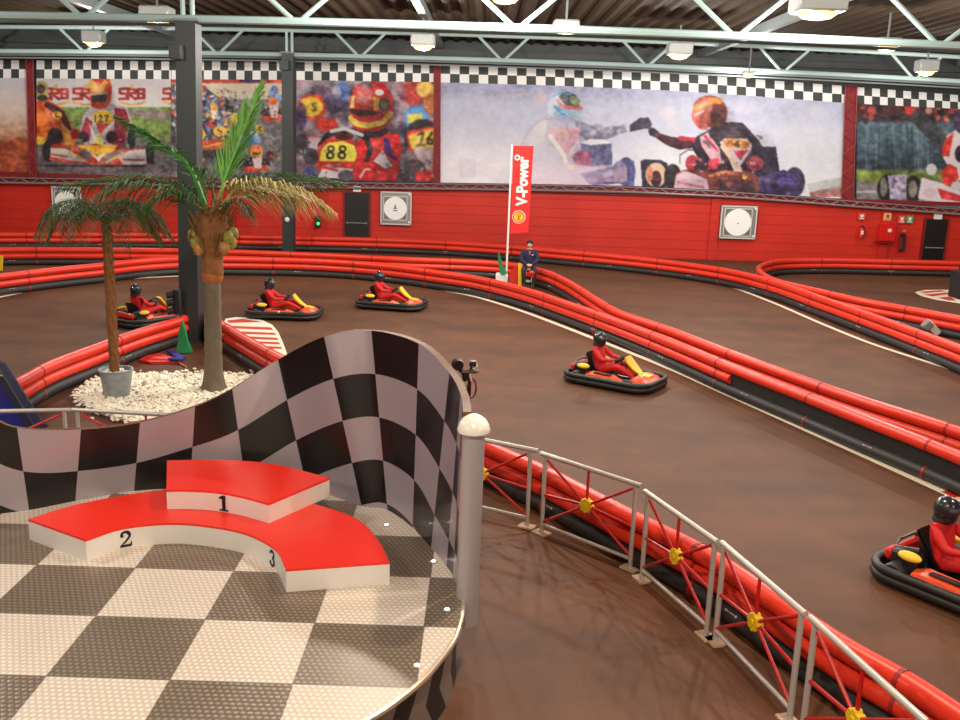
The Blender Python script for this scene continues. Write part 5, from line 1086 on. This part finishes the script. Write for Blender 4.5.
for i in range(NX): fs_ += [(i, i+1, k0+i+1, k0+i), (NY*W1+i, k0+NY*W1+i, k0+NY*W1+i+1, NY*W1+i+1)]
s.add(vs, fs_); fo = s.build('cloth', fm, t)
wl = mat('white_lettering', (246, 240, 236), .6)
up_ = (fq[0]-fq[3]).normalized(); ang = math.atan2(up_.z, up_.x)
tc_ = V(522.8, 181.5, FY-.035); text_mesh('V-Power', .54, wl, 'lettering', facing(tc_, rot=ang) @ Matrix.Diagonal((.79, .9, 1, 1)), fo, offset=.022, ext=.004)
rc = V(517.3, 157.8, FY-.03); MB().tube([rc+Vector((.068*math.cos(a), 0, .068*math.sin(a))) for a in np.linspace(0, 2*PI, 21)[:-1]], .028, 8, closed=True).build('ring_mark', wl, fo)
sc_ = V(518.8, 217, FY-.03)
def shell(c, r, y, n=7):
    pts = []
    for i in range(57):
        a = math.radians(-58+296*i/56); q = 1+.06*abs(math.sin(a*n/2)); pts.append((c.x+r*q*math.cos(a), y, c.z+r*q*math.sin(a)))
    pts += [(c.x-.22*r, y, c.z-r*1.02), (c.x+.22*r, y, c.z-r*1.02)]; return pts
em = MB().plate(shell(sc_, .205, FY-.030), .006).build('emblem', wl, fo, smooth=False)
MB().plate(shell(sc_, .185, FY-.037), .004).build('red_outline', fm, em, smooth=False); MB().plate(shell(sc_, .15, FY-.042), .004).build('yellow_shell', YEL, em, smooth=False)
s = MB()
for k in (-2, -1, 0, 1, 2):
    a = PI/2+k*.42; s.cyl((sc_.x+.03*k, FY-.046, sc_.z-.10), (sc_.x+.14*math.cos(a), FY-.046, sc_.z+.14*math.sin(a)), .007, n=5)
s.build('red_ribs', fm, em)
# green folded flag, red and yellow boards
def spike(px0, py0, px1, py1, w0, y, name, m_, label, lean=.0):
    a = V(px0, py0, y); b_ = V(px1, py1, y); s = MB(); secs = 8; vs = []
    for i in range(secs+1):
        f = i/secs; c = a.lerp(b_, f); r = w0*(1-f)**.8+.008
        for k in range(8):
            q = 2*PI*k/8; rr2 = r*(1+.22*math.cos(3*q+f*5)); vs.append(c+Vector((rr2*math.cos(q), rr2*.6*math.sin(q), 0)))
    s.add(vs, [(8*i+k, 8*i+(k+1) % 8, 8*i+8+(k+1) % 8, 8*i+8+k) for i in range(secs) for k in range(8)]+[tuple(range(7, -1, -1)), tuple(range(8*secs, 8*secs+8))])
    return tag(s.build(name, m_, origin=a), label, 'flag')
spike(503.5, 275, 498.3, 252, .11, fb.y-.12, 'folded_flag', GRN, 'green folded flag standing on the white block')
for nm, x0, x1, yt0, yt1, yb0, m_, lab in (('red_board', 509, 518, 272, 264.5, 285, REDP, 'leaning red panel between the white block and the seated person'), ('yellow_board', 518.2, 521.7, 263, 263.5, 286.5, YEL, 'narrow yellow panel beside the left leg of the seated person')):
    y = M0.y-.1 if nm == 'yellow_board' else M0.y+.02
    q = [V(x0, yb0-(1 if nm == 'red_board' else 0), y), V(x1, yb0+1, y), V(x1, yt1, y), V(x0, yt0, y)]; zb = min(q[0].z, q[1].z)
    for k in (0, 1): q[k].z = .01
    o = MB().plate([tuple(k) for k in q], .05).build(nm, m_, origin=(q[0].x, y, 0), smooth=False); tag(o, lab, 'panel')

# ================================================================== PALMS AND PEBBLES
LEAF = mat('palm_leaf_green', (62, 98, 44), .6, noise=.2, nscale=4); LEAFB = mat('fresh_leaf_green', (112, 172, 84), .5, noise=.12, nscale=4); LEAFY = mat('straw_leaf', (176, 160, 92), .6, noise=.2, nscale=4); LEAFG = mat('deep_leaf_green', (66, 124, 56), .5, noise=.15, nscale=4); LEAFD = mat('small_palm_leaf', (66, 82, 44), .6, noise=.25, nscale=4)
def frond(px, y0, y1, n, ll, lw, m_, parent, droop=.5, split=.9, stem=.022, both=True, start=.12, flat_=0.):
    path = spline([V(x, y, y0+(y1-y0)*i/(len(px)-1)) for i, (x, y) in enumerate(px)], 8)
    s = MB(); m0 = len(path); s.tube(path, [stem*(1-.8*i/(m0-1)) for i in range(m0)], 6)
    for k in range(n):
        f = start+(1-start)*k/(n-1); i = f*(m0-1); i0 = min(int(i), m0-2); c = path[i0].lerp(path[i0+1], i-i0); t = (path[i0+1]-path[i0]).normalized()
        side = (t.cross(Vector((0, 1, 0)))*flat_+t.cross(Vector((0, 0, 1)))*(1-flat_)).normalized()
        L = ll*math.sin(PI*(.15+.82*f)**.8)*random.uniform(.85, 1.1)+.06
        for sg in (1, -1):
            d = (side*sg*split+t*random.uniform(.6, .9)+Vector((random.uniform(-.12, .12), random.uniform(-.12, .12), random.uniform(-.1, .25)))).normalized()
            p0 = c; p1 = c+d*L*.5+Vector((0, 0, -droop*L*.12)); p2 = c+d*L*.95+Vector((0, 0, -droop*L*.5))
            w = d.cross(Vector((random.uniform(-.3, .3), random.uniform(-.3, .3), 1))).normalized()*lw
            s.add([p0-w*.4, p0+w*.4, p1-w, p1+w, p2, p0+Vector((0, 0, .006)), p1+Vector((0, 0, .012))], [(0, 1, 6), (0, 6, 2), (1, 3, 6), (2, 6, 4), (6, 3, 4)])
    return s.build('frond', m_, parent)
b0 = P(214, 393); b0.z = 0; BY = b0.y
t = thing('tall_palm', b0, 'tall palm with smooth grey trunk and long feathered fronds beside the dark column', 'palm tree')
TR = mat('palm_trunk', (104, 92, 76), .8, noise=.15, nscale=6)
tp = V(212, 278, BY); s = MB(); n_ = 24
pa2 = [Vector((b0.x+(tp.x-b0.x)*f, BY, tp.z*f)) for f in np.linspace(0, 1, n_)]
rad = [.15+.15*math.exp(-f*11)+.006*math.sin(i*2.2) for i, f in enumerate(np.linspace(0, 1, n_))]
s.tube(pa2, rad, 18); s.build('trunk', TR, t)
cr = V(213, 222, BY); s = MB()
s.lathe([(.14, tp.z-.03), (.17, tp.z+.02), (.19, tp.z+.12), (.17, tp.z+.22), (.20, tp.z+.45), (.28, tp.z+.75), (.30, tp.z+.95), (.25, tp.z+1.15), (.1, tp.z+1.25)], (tp.x+.02, BY, 0), 18)
s.build('crown_base', mat('rusty_crown', (128, 82, 40), .8, noise=.3, nscale=9, bump=.4), t)
s = MB(); s.lathe([(.155, tp.z-.06), (.185, tp.z+.0), (.185, tp.z+.09), (.16, tp.z+.14)], (tp.x+.01, BY, 0), 18); s.build('orange_band', mat('orange_fibre', (165, 92, 44), .8, noise=.2), t)
s = MB()
for k in range(46):      # leaf stubs
    a = random.uniform(0, 2*PI); z = tp.z+random.uniform(.45, 1.2); r = .26; q = Vector((tp.x+.02+r*math.cos(a), BY+r*math.sin(a), z)); s.cyl(q, q+Vector((math.cos(a)*.13, math.sin(a)*.13, .26)), .035, .012, n=6)
s.build('leaf_stubs', mat('stub_brown', (112, 88, 48), .8, noise=.2), t)
CO = mat('coconut_green', (140, 128, 52), .5, noise=.2); CO2 = mat('coconut_orange', (160, 108, 58), .5, noise=.2)
for k, (x, y, dy, mm) in enumerate(((193, 236, -.1, 0), (196, 243, -.18, 0), (199, 249, -.2, 1), (228, 238, -.2, 0), (224, 248, -.25, 1), (233, 234, 0, 0), (231, 243, -.1, 0))):
    MB().ell(V(x, y, BY+dy), (.10, .10, .125), 12, 9).build('coconut', CO2 if mm else CO, t)
FR_ = [([(205, 205), (188, 165), (160, 145), (138, 130), (116, 117)], -.1, -.9, 60, .42, .016, LEAFG, .7, .35, .05),
       ([(219, 200), (226, 175), (236, 150), (248, 120), (263, 84)], 0, -.2, 100, .62, .016, LEAFB, -.1, .30, .035),
       ([(205, 208), (186, 190), (150, 180), (105, 181), (60, 187)], 0, -.6, 64, .62, .013, LEAF, 1.1, .8, .03),
       ([(206, 212), (180, 196), (150, 186), (120, 184), (96, 195)], -.2, -1.3, 50, .6, .013, LEAF, 1.3, .8, .03),
       ([(204, 214), (190, 200), (172, 192), (158, 196), (142, 208)], -.2, -1.0, 36, .5, .013, LEAF, 1.2, .8, .025),
       ([(221, 205), (240, 188), (268, 180), (305, 181), (345, 184)], 0, .5, 70, .7, .014, LEAF, .9, .8, .03),
       ([(222, 206), (240, 186), (270, 183), (305, 192), (335, 213)], -.1, -.9, 80, .62, .014, LEAFY, 1.3, .7, .03),
       ([(222, 208), (238, 190), (262, 185), (285, 190), (308, 200)], -.1, -.3, 56, .6, .014, LEAFY, 1.0, .8, .028),
       ([(220, 212), (228, 205), (240, 200), (246, 206), (250, 216)], -.2, -.9, 26, .4, .013, LEAFD, 1.2, .8, .02),
       ([(207, 203), (203, 186), (199, 176), (194, 170)], 0, .4, 24, .35, .015, LEAF, .4, .5, .025),
       ([(215, 203), (212, 180), (220, 168), (225, 165)], 0, .6, 24, .4, .014, LEAF, .4, .6, .025)]
for f in FR_: frond(f[0], BY+f[1], BY+f[2], f[3], f[4], f[5], f[6], t, droop=f[7], split=f[8], stem=f[9], flat_=1. if f[7] < .5 else .45)
# small palm in a pot
s0 = P(117.5, 399.5); s0.z = 0; SY = s0.y
t = thing('small_palm', s0, 'small palm with a thin bristly brown trunk growing from a grey pot', 'palm tree')
tt = V(106.5, 224, SY); bt = V(115, 374, SY); s = MB(); NN = 60
pa2 = [bt.lerp(tt, i/(NN-1)) for i in range(NN)]
s.tube(pa2, [.072-.010*i/NN+.012*(i % 2) for i in range(NN)], 12)
for i in range(NN-1):
    for k in range(5):
        a = k*2*PI/5+i*1.1; q = pa2[i]+Vector((math.cos(a)*.065, math.sin(a)*.065, 0)); s.cyl(q, q+Vector((math.cos(a)*.03, math.sin(a)*.03, .05)), .017, .004, n=4)
s.build('trunk', mat('bristly_trunk', (128, 84, 44), .85, noise=.3, nscale=14), t)
for k in range(17):
    a = k*2*PI/17+random.uniform(-.1, .1); R1 = random.uniform(.85, 1.2); up = random.uniform(.12, .55)
    q = [tt, tt+Vector((math.cos(a)*R1*.35, math.sin(a)*R1*.35, up*.8)), tt+Vector((math.cos(a)*R1*.75, math.sin(a)*R1*.75, up*.6)), tt+Vector((math.cos(a)*R1, math.sin(a)*R1, up*.6-.45))]
    path = spline(q, 7); s = MB(); m0 = len(path); s.tube(path, [.014*(1-.7*i/(m0-1)) for i in range(m0)], 5)
    for j in range(34):
        f = .1+.9*j/33; i = f*(m0-1); i0 = min(int(i), m0-2); c = path[i0].lerp(path[i0+1], i-i0); tn = (path[i0+1]-path[i0]).normalized(); side = tn.cross(Vector((0, 0, 1))).normalized()
        L = .36*math.sin(PI*(.12+.8*f))+.05
        for sg in (1, -1):
            d = (side*sg*.8+tn*.6+Vector((0, 0, random.uniform(-.5, .1)))).normalized(); w = d.cross(Vector((0, 0, 1))).normalized()*.011; p1 = c+d*L*.5; p2 = c+d*L+Vector((0, 0, -.12*L))
            s.add([c-w*.5, c+w*.5, p1-w, p1+w, p2, p1+Vector((0, 0, .006))], [(0, 1, 5), (0, 5, 2), (1, 3, 5), (2, 5, 4), (5, 3, 4)])
    s.build('frond', LEAFD, t)
t = thing('plant_pot', s0, 'tapered grey metal pot standing on the white pebbles', 'pot')
zt = V(117, 370, SY).z; MB().lathe([(.19, .0), (.205, .02), (.275, zt-.03), (.29, zt-.02), (.29, zt), (.265, zt), (.255, zt-.06), (.02, zt-.07)], (s0.x, SY, .02), 28).build('shell', mat('mottled_zinc', (150, 156, 162), .5, metal=.2, noise=.18, nscale=9), t)
s = MB()
for k in range(60):
    a = random.uniform(0, 2*PI); r = .22*math.sqrt(random.random()); s.ell((s0.x+r*math.cos(a), SY+r*math.sin(a), zt-.03), (.03, .025, .018), 6, 4)
s.build('pebbles', WHT, t)
# white pebbles
poly = [P(*q) for q in [(78, 402), (80, 392), (92, 383), (110, 379), (140, 376.5), (180, 376), (240, 376), (268, 384), (285, 398), (262, 425), (200, 440), (130, 425), (95, 414)]]
px_ = [(p.x, p.y) for p in poly]
def inside(x, y):
    c = False; n = len(px_)
    for i in range(n):
        x1, y1 = px_[i]; x2, y2 = px_[(i+1) % n]
        if (y1 > y) != (y2 > y) and x < (x2-x1)*(y-y1)/(y2-y1)+x1: c = not c
    return c
cx = sum(p[0] for p in px_)/len(px_); cy = sum(p[1] for p in px_)/len(px_)
s = MB(); hexa = [(1, 0, 0), (.5, .85, .1), (-.5, .8, -.1), (-1, 0, .1), (-.5, -.85, 0), (.5, -.8, .1), (0, .1, 1), (0, 0, -1)]
hf = [(0, 1, 6), (1, 2, 6), (2, 3, 6), (3, 4, 6), (4, 5, 6), (5, 0, 6), (1, 0, 7), (2, 1, 7), (3, 2, 7), (4, 3, 7), (5, 4, 7), (0, 5, 7)]
x0, x1 = min(p[0] for p in px_), max(p[0] for p in px_); y0, y1 = min(p[1] for p in px_), max(p[1] for p in px_)
cnt = 0
while cnt < 9000:
    x = random.uniform(x0-.1, x1+.1); y = random.uniform(y0-.1, y1+.1)
    if not inside(x+random.gauss(0, .06), y+random.gauss(0, .06)): continue
    r = random.uniform(.022, .048); a = random.uniform(0, 2*PI); z = random.uniform(.01, .10); ca, sa = math.cos(a), math.sin(a); sx_, sy_, sz_ = r*random.uniform(.8, 1.3), r, r*random.uniform(.5, .9)
    s.add([(x+(hx*sx_)*ca-(hy*sy_)*sa, y+(hx*sx_)*sa+(hy*sy_)*ca, z+hz*sz_) for hx, hy, hz in hexa], hf, 0 if random.random() < .93 else 1); cnt += 1
s.prism([(cx+(p[0]-cx)*.97, cy+(p[1]-cy)*.97) for p in px_], 0.001, .05)
for k in range(14):
    q = P(*random.choice([(188, 373), (238, 374), (255, 372), (88, 415), (75, 405), (262, 378)])); s.ell((q.x+random.uniform(-.3, .3), q.y+random.uniform(-.3, .3), .02), (.04, .03, .025), 6, 4)
tag(s.build('white_pebbles', [mat('white_pebble', (246, 238, 220), .7), mat('grey_pebble', (160, 150, 138), .7)], origin=(cx, cy, 0), smooth=False), 'spread of white pebbles on the floor around the pot and the tall palm', 'pebbles', kind='stuff')

# ================================================================== SMALL THINGS NEAR THE CORNER
cp = P(184, 353); o = spike(184, 354, 182.6, 322, .155, cp.y, 'folded_flag', GRN, 'green folded flag standing at the foot of the thick column'); o.location.z = .02
s = MB(); q = [P(*k) for k in [(139, 362), (146, 358), (160, 355), (172, 359), (183, 363), (170, 364), (150, 364.5)]]; s.prism([(p.x, p.y) for p in q], .004, .05)
s.ell(P(160, 359, .04), (.35, .16, .05), 14, 6); tag(s.build('red_flag_on_floor', REDP, origin=q[0]), 'red flag lying on the floor left of the thick column', 'flag')
s = MB(); q = [P(*k) for k in [(166, 354.5), (173, 354), (186, 361), (180, 363), (172, 358)]]; s.prism([(p.x, p.y) for p in q], .055, .09); s.ell(P(176, 359, .09), (.18, .09, .04), 10, 5); tag(s.build('blue_flag_on_floor', BLUE, origin=q[0]), 'small blue flag lying on the red flag on the floor', 'flag')
a, b_ = P(174, 361), P(186, 368); tag(MB().cyl(a+Vector((0, 0, .03)), b_+Vector((0, 0, .02)), .015, n=8).build('flag_stick', mat('wood_stick', (190, 140, 80), .6), origin=a), 'thin wooden stick of the flags lying on the floor', 'stick')
# traffic light
ty_ = P(176, 350).y+.6; a = V(175.5, 301, ty_); t = thing('traffic_light', (a.x, ty_, a.z), 'small black three-lamp traffic light on an arm left of the thick column', 'traffic light')
top_, bot_ = V(175.5, 289.5, ty_), V(175.5, 314, ty_); hh_ = top_.z-bot_.z
MB().bbox((a.x+.03, ty_, (top_.z+bot_.z)/2), (.16, .14, hh_), .02).build('case', CLRK, t)
for k in range(3):
    z = bot_.z+hh_*(k+.5)/3; MB().cyl((a.x-.03, ty_-.06, z), (a.x-.16, ty_-.12, z-.03), .08, .075, n=12).build('lamp_hood', CLRK, t)
MB().cyl((a.x+.09, ty_, top_.z-.03), (CX1-.19, ty_+.1, top_.z+.0), .018, n=8).cyl((a.x+.10, ty_, .02), (a.x+.10, ty_, top_.z-.1), .02, n=8).build('mounting_arm', DARK, t)
# blue crash mat at left edge
yb = 14.1; A0, A1 = V(-2, 366, yb), V(34, 424, yb)
pf_ = [(A0.x-1.6, A0.z+.5), (A0.x, A0.z), (A1.x, A1.z), (A1.x+.12, 0), (A0.x-1.6, 0)]
vs = [(x, yb, z) for x, z in pf_]+[(x, yb+.22, z) for x, z in pf_]; n_ = len(pf_)
t = thing('crash_mat', (A1.x, yb, 0), 'blue padded block with a sloping dark edge at the left edge of the picture', 'padding')
MB().add(vs, [tuple(range(n_-1, -1, -1)), tuple(range(n_, 2*n_))]+[(i, (i+1) % n_, n_+(i+1) % n_, n_+i) for i in range(n_)]).build('padded_block', BLUE, t, smooth=False)
dx_ = .11; s = MB(); s.add([(x-o, y_, z-.02*(o > 0)) for x, z in pf_[:4] for o, y_ in ((0, yb-.03), (dx_, yb-.03), (0, yb+.25))], [(3*i, 3*i+1, 3*i+4, 3*i+3) for i in range(3)]+[(3*i, 3*i+3, 3*i+5, 3*i+2) for i in range(3)])
s.build('dark_edge_strip', mat('dark_blue_trim', (36, 42, 62), .6), t, smooth=False)
MB().cyl((A0.x-.6, yb-.04, A0.z-.02), (A0.x+.07, yb-.04, A0.z-.14), .01, n=6).build('yellow_seam', YEL, t)
# yellow board far left
q = [V(-6, 255, 30), V(3, 256, 30), V(2.3, 270, 30), V(-6, 271, 30)]; yy_ = P(1, 271.5).y
q = [V(-8, 255, yy_), V(3, 256, yy_), V(2.3, 270.5, yy_), V(-8, 270.5, yy_)]; o = MB().plate([tuple(k) for k in q], .05).build('yellow_board', YEL, origin=(q[3].x, yy_, 0), smooth=False); tag(o, 'yellow board standing behind the barrier at the left edge', 'panel')
# grey crumpled thing on the right barrier
gy = P(931, 337).y; a = V(932, 328, gy); t = thing('small_spotlight', (a.x, gy, 0), 'small grey and white floodlight standing between the two right barriers', 'floodlight')
MB().box((0, 0, 0), (.42, .16, .2)); s = MB(); s.bbox((0, 0, 0), (.46, .2, .2), .03); Rr = Matrix.Rotation(.75, 4, 'Y')
s.v = [tuple(Vector(a)+(Rr @ Vector(v))) for v in s.v]; s.build('head', mat('dull_white_metal', (190, 182, 172), .5), t)
s = MB(); s.bbox((-.05, -.02, .02), (.2, .22, .24), .03); s.v = [tuple(Vector(a)+Vector((-.13, -.01, .02))+(Rr @ Vector(v))) for v in s.v]; s.build('rear_housing', mat('dull_grey', (120, 116, 110), .5), t)
MB().cyl((a.x-.12, gy, a.z-.05), (a.x-.16, gy, 0), .02, n=8).cyl((a.x-.02, gy, a.z-.05), (a.x+.02, gy-.1, 0), .02, n=8).cyl((a.x-.02, gy, a.z-.05), (a.x-.05, gy+.15, 0), .02, n=8).build('stand', CLRK, t)
# lamp cluster clamped behind the checkered wall
gy = 9.55; t = thing('spotlight_cluster', V(466, 378, gy), 'cluster of small black spotlights with a coiled red cable behind the checkered wall', 'spotlight')
def lv(x, y, dy=0): return V(440+x/11.08, 345+y/11.08, gy+dy)
HK = mat('spot_black', (40, 30, 28), .45, metal=.2)
MB().cyl(lv(190, 205), lv(205, 230, -.06), .062, .055, n=16).cyl(lv(215, 250), lv(240, 300), .03, .02, n=8).build('round_lamp_head', HK, t)
MB().bbox(lv(365, 205), (.075, .07, .055), .01).build('upper_lamp_head', HK, t); MB().cyl(lv(392, 190), lv(402, 240), .014, n=8).build('lens_edge', WHT, t)
MB().ell(lv(375, 288), (.055, .04, .026), 12, 8).build('lower_lamp_head', mat('spot_dull', (84, 76, 56), .5), t)
MB().cyl(lv(235, 300), lv(330, 300), .022, n=8).cyl(lv(330, 300), lv(350, 240), .014, n=8).cyl(lv(270, 300), lv(275, 400), .034, .02, n=8).cyl(lv(300, 300), lv(330, 420), .02, n=8).build('bracket', HK, t)
MB().cyl(lv(325, 330), lv(345, 400), .016, n=8).cyl(lv(275, 410), lv(285, 440), .014, n=8).build('pale_fitting', mat('pale_fitting', (196, 178, 150), .5), t)
cc = lv(350, 480); s = MB()
for k in (0, 1): s.tube([cc+Vector((.045*math.cos(a)+.004*k, .02*k+.01*math.cos(a), .10*math.sin(a))) for a in np.linspace(0, 2*PI, 25)[:-1]], .009, 6, closed=True)
s.build('coiled_cable', mat('red_cable', (130, 36, 26), .5), t)
q0 = lv(330, 420); e0 = Vector((-.02, 9.02, 1.8)); MB().cyl(q0, Vector((q0.x-.02, 9.62, 0)), .016, n=8).build('stand_pole', HK, t)

# ================================================================== RENDER LOOK
sc = bpy.context.scene
sc.view_settings.view_transform = 'Standard'; sc.view_settings.look = 'None'; sc.view_settings.gamma = 1; sc.view_settings.use_curve_mapping = False
sc.view_settings.exposure = -0.42
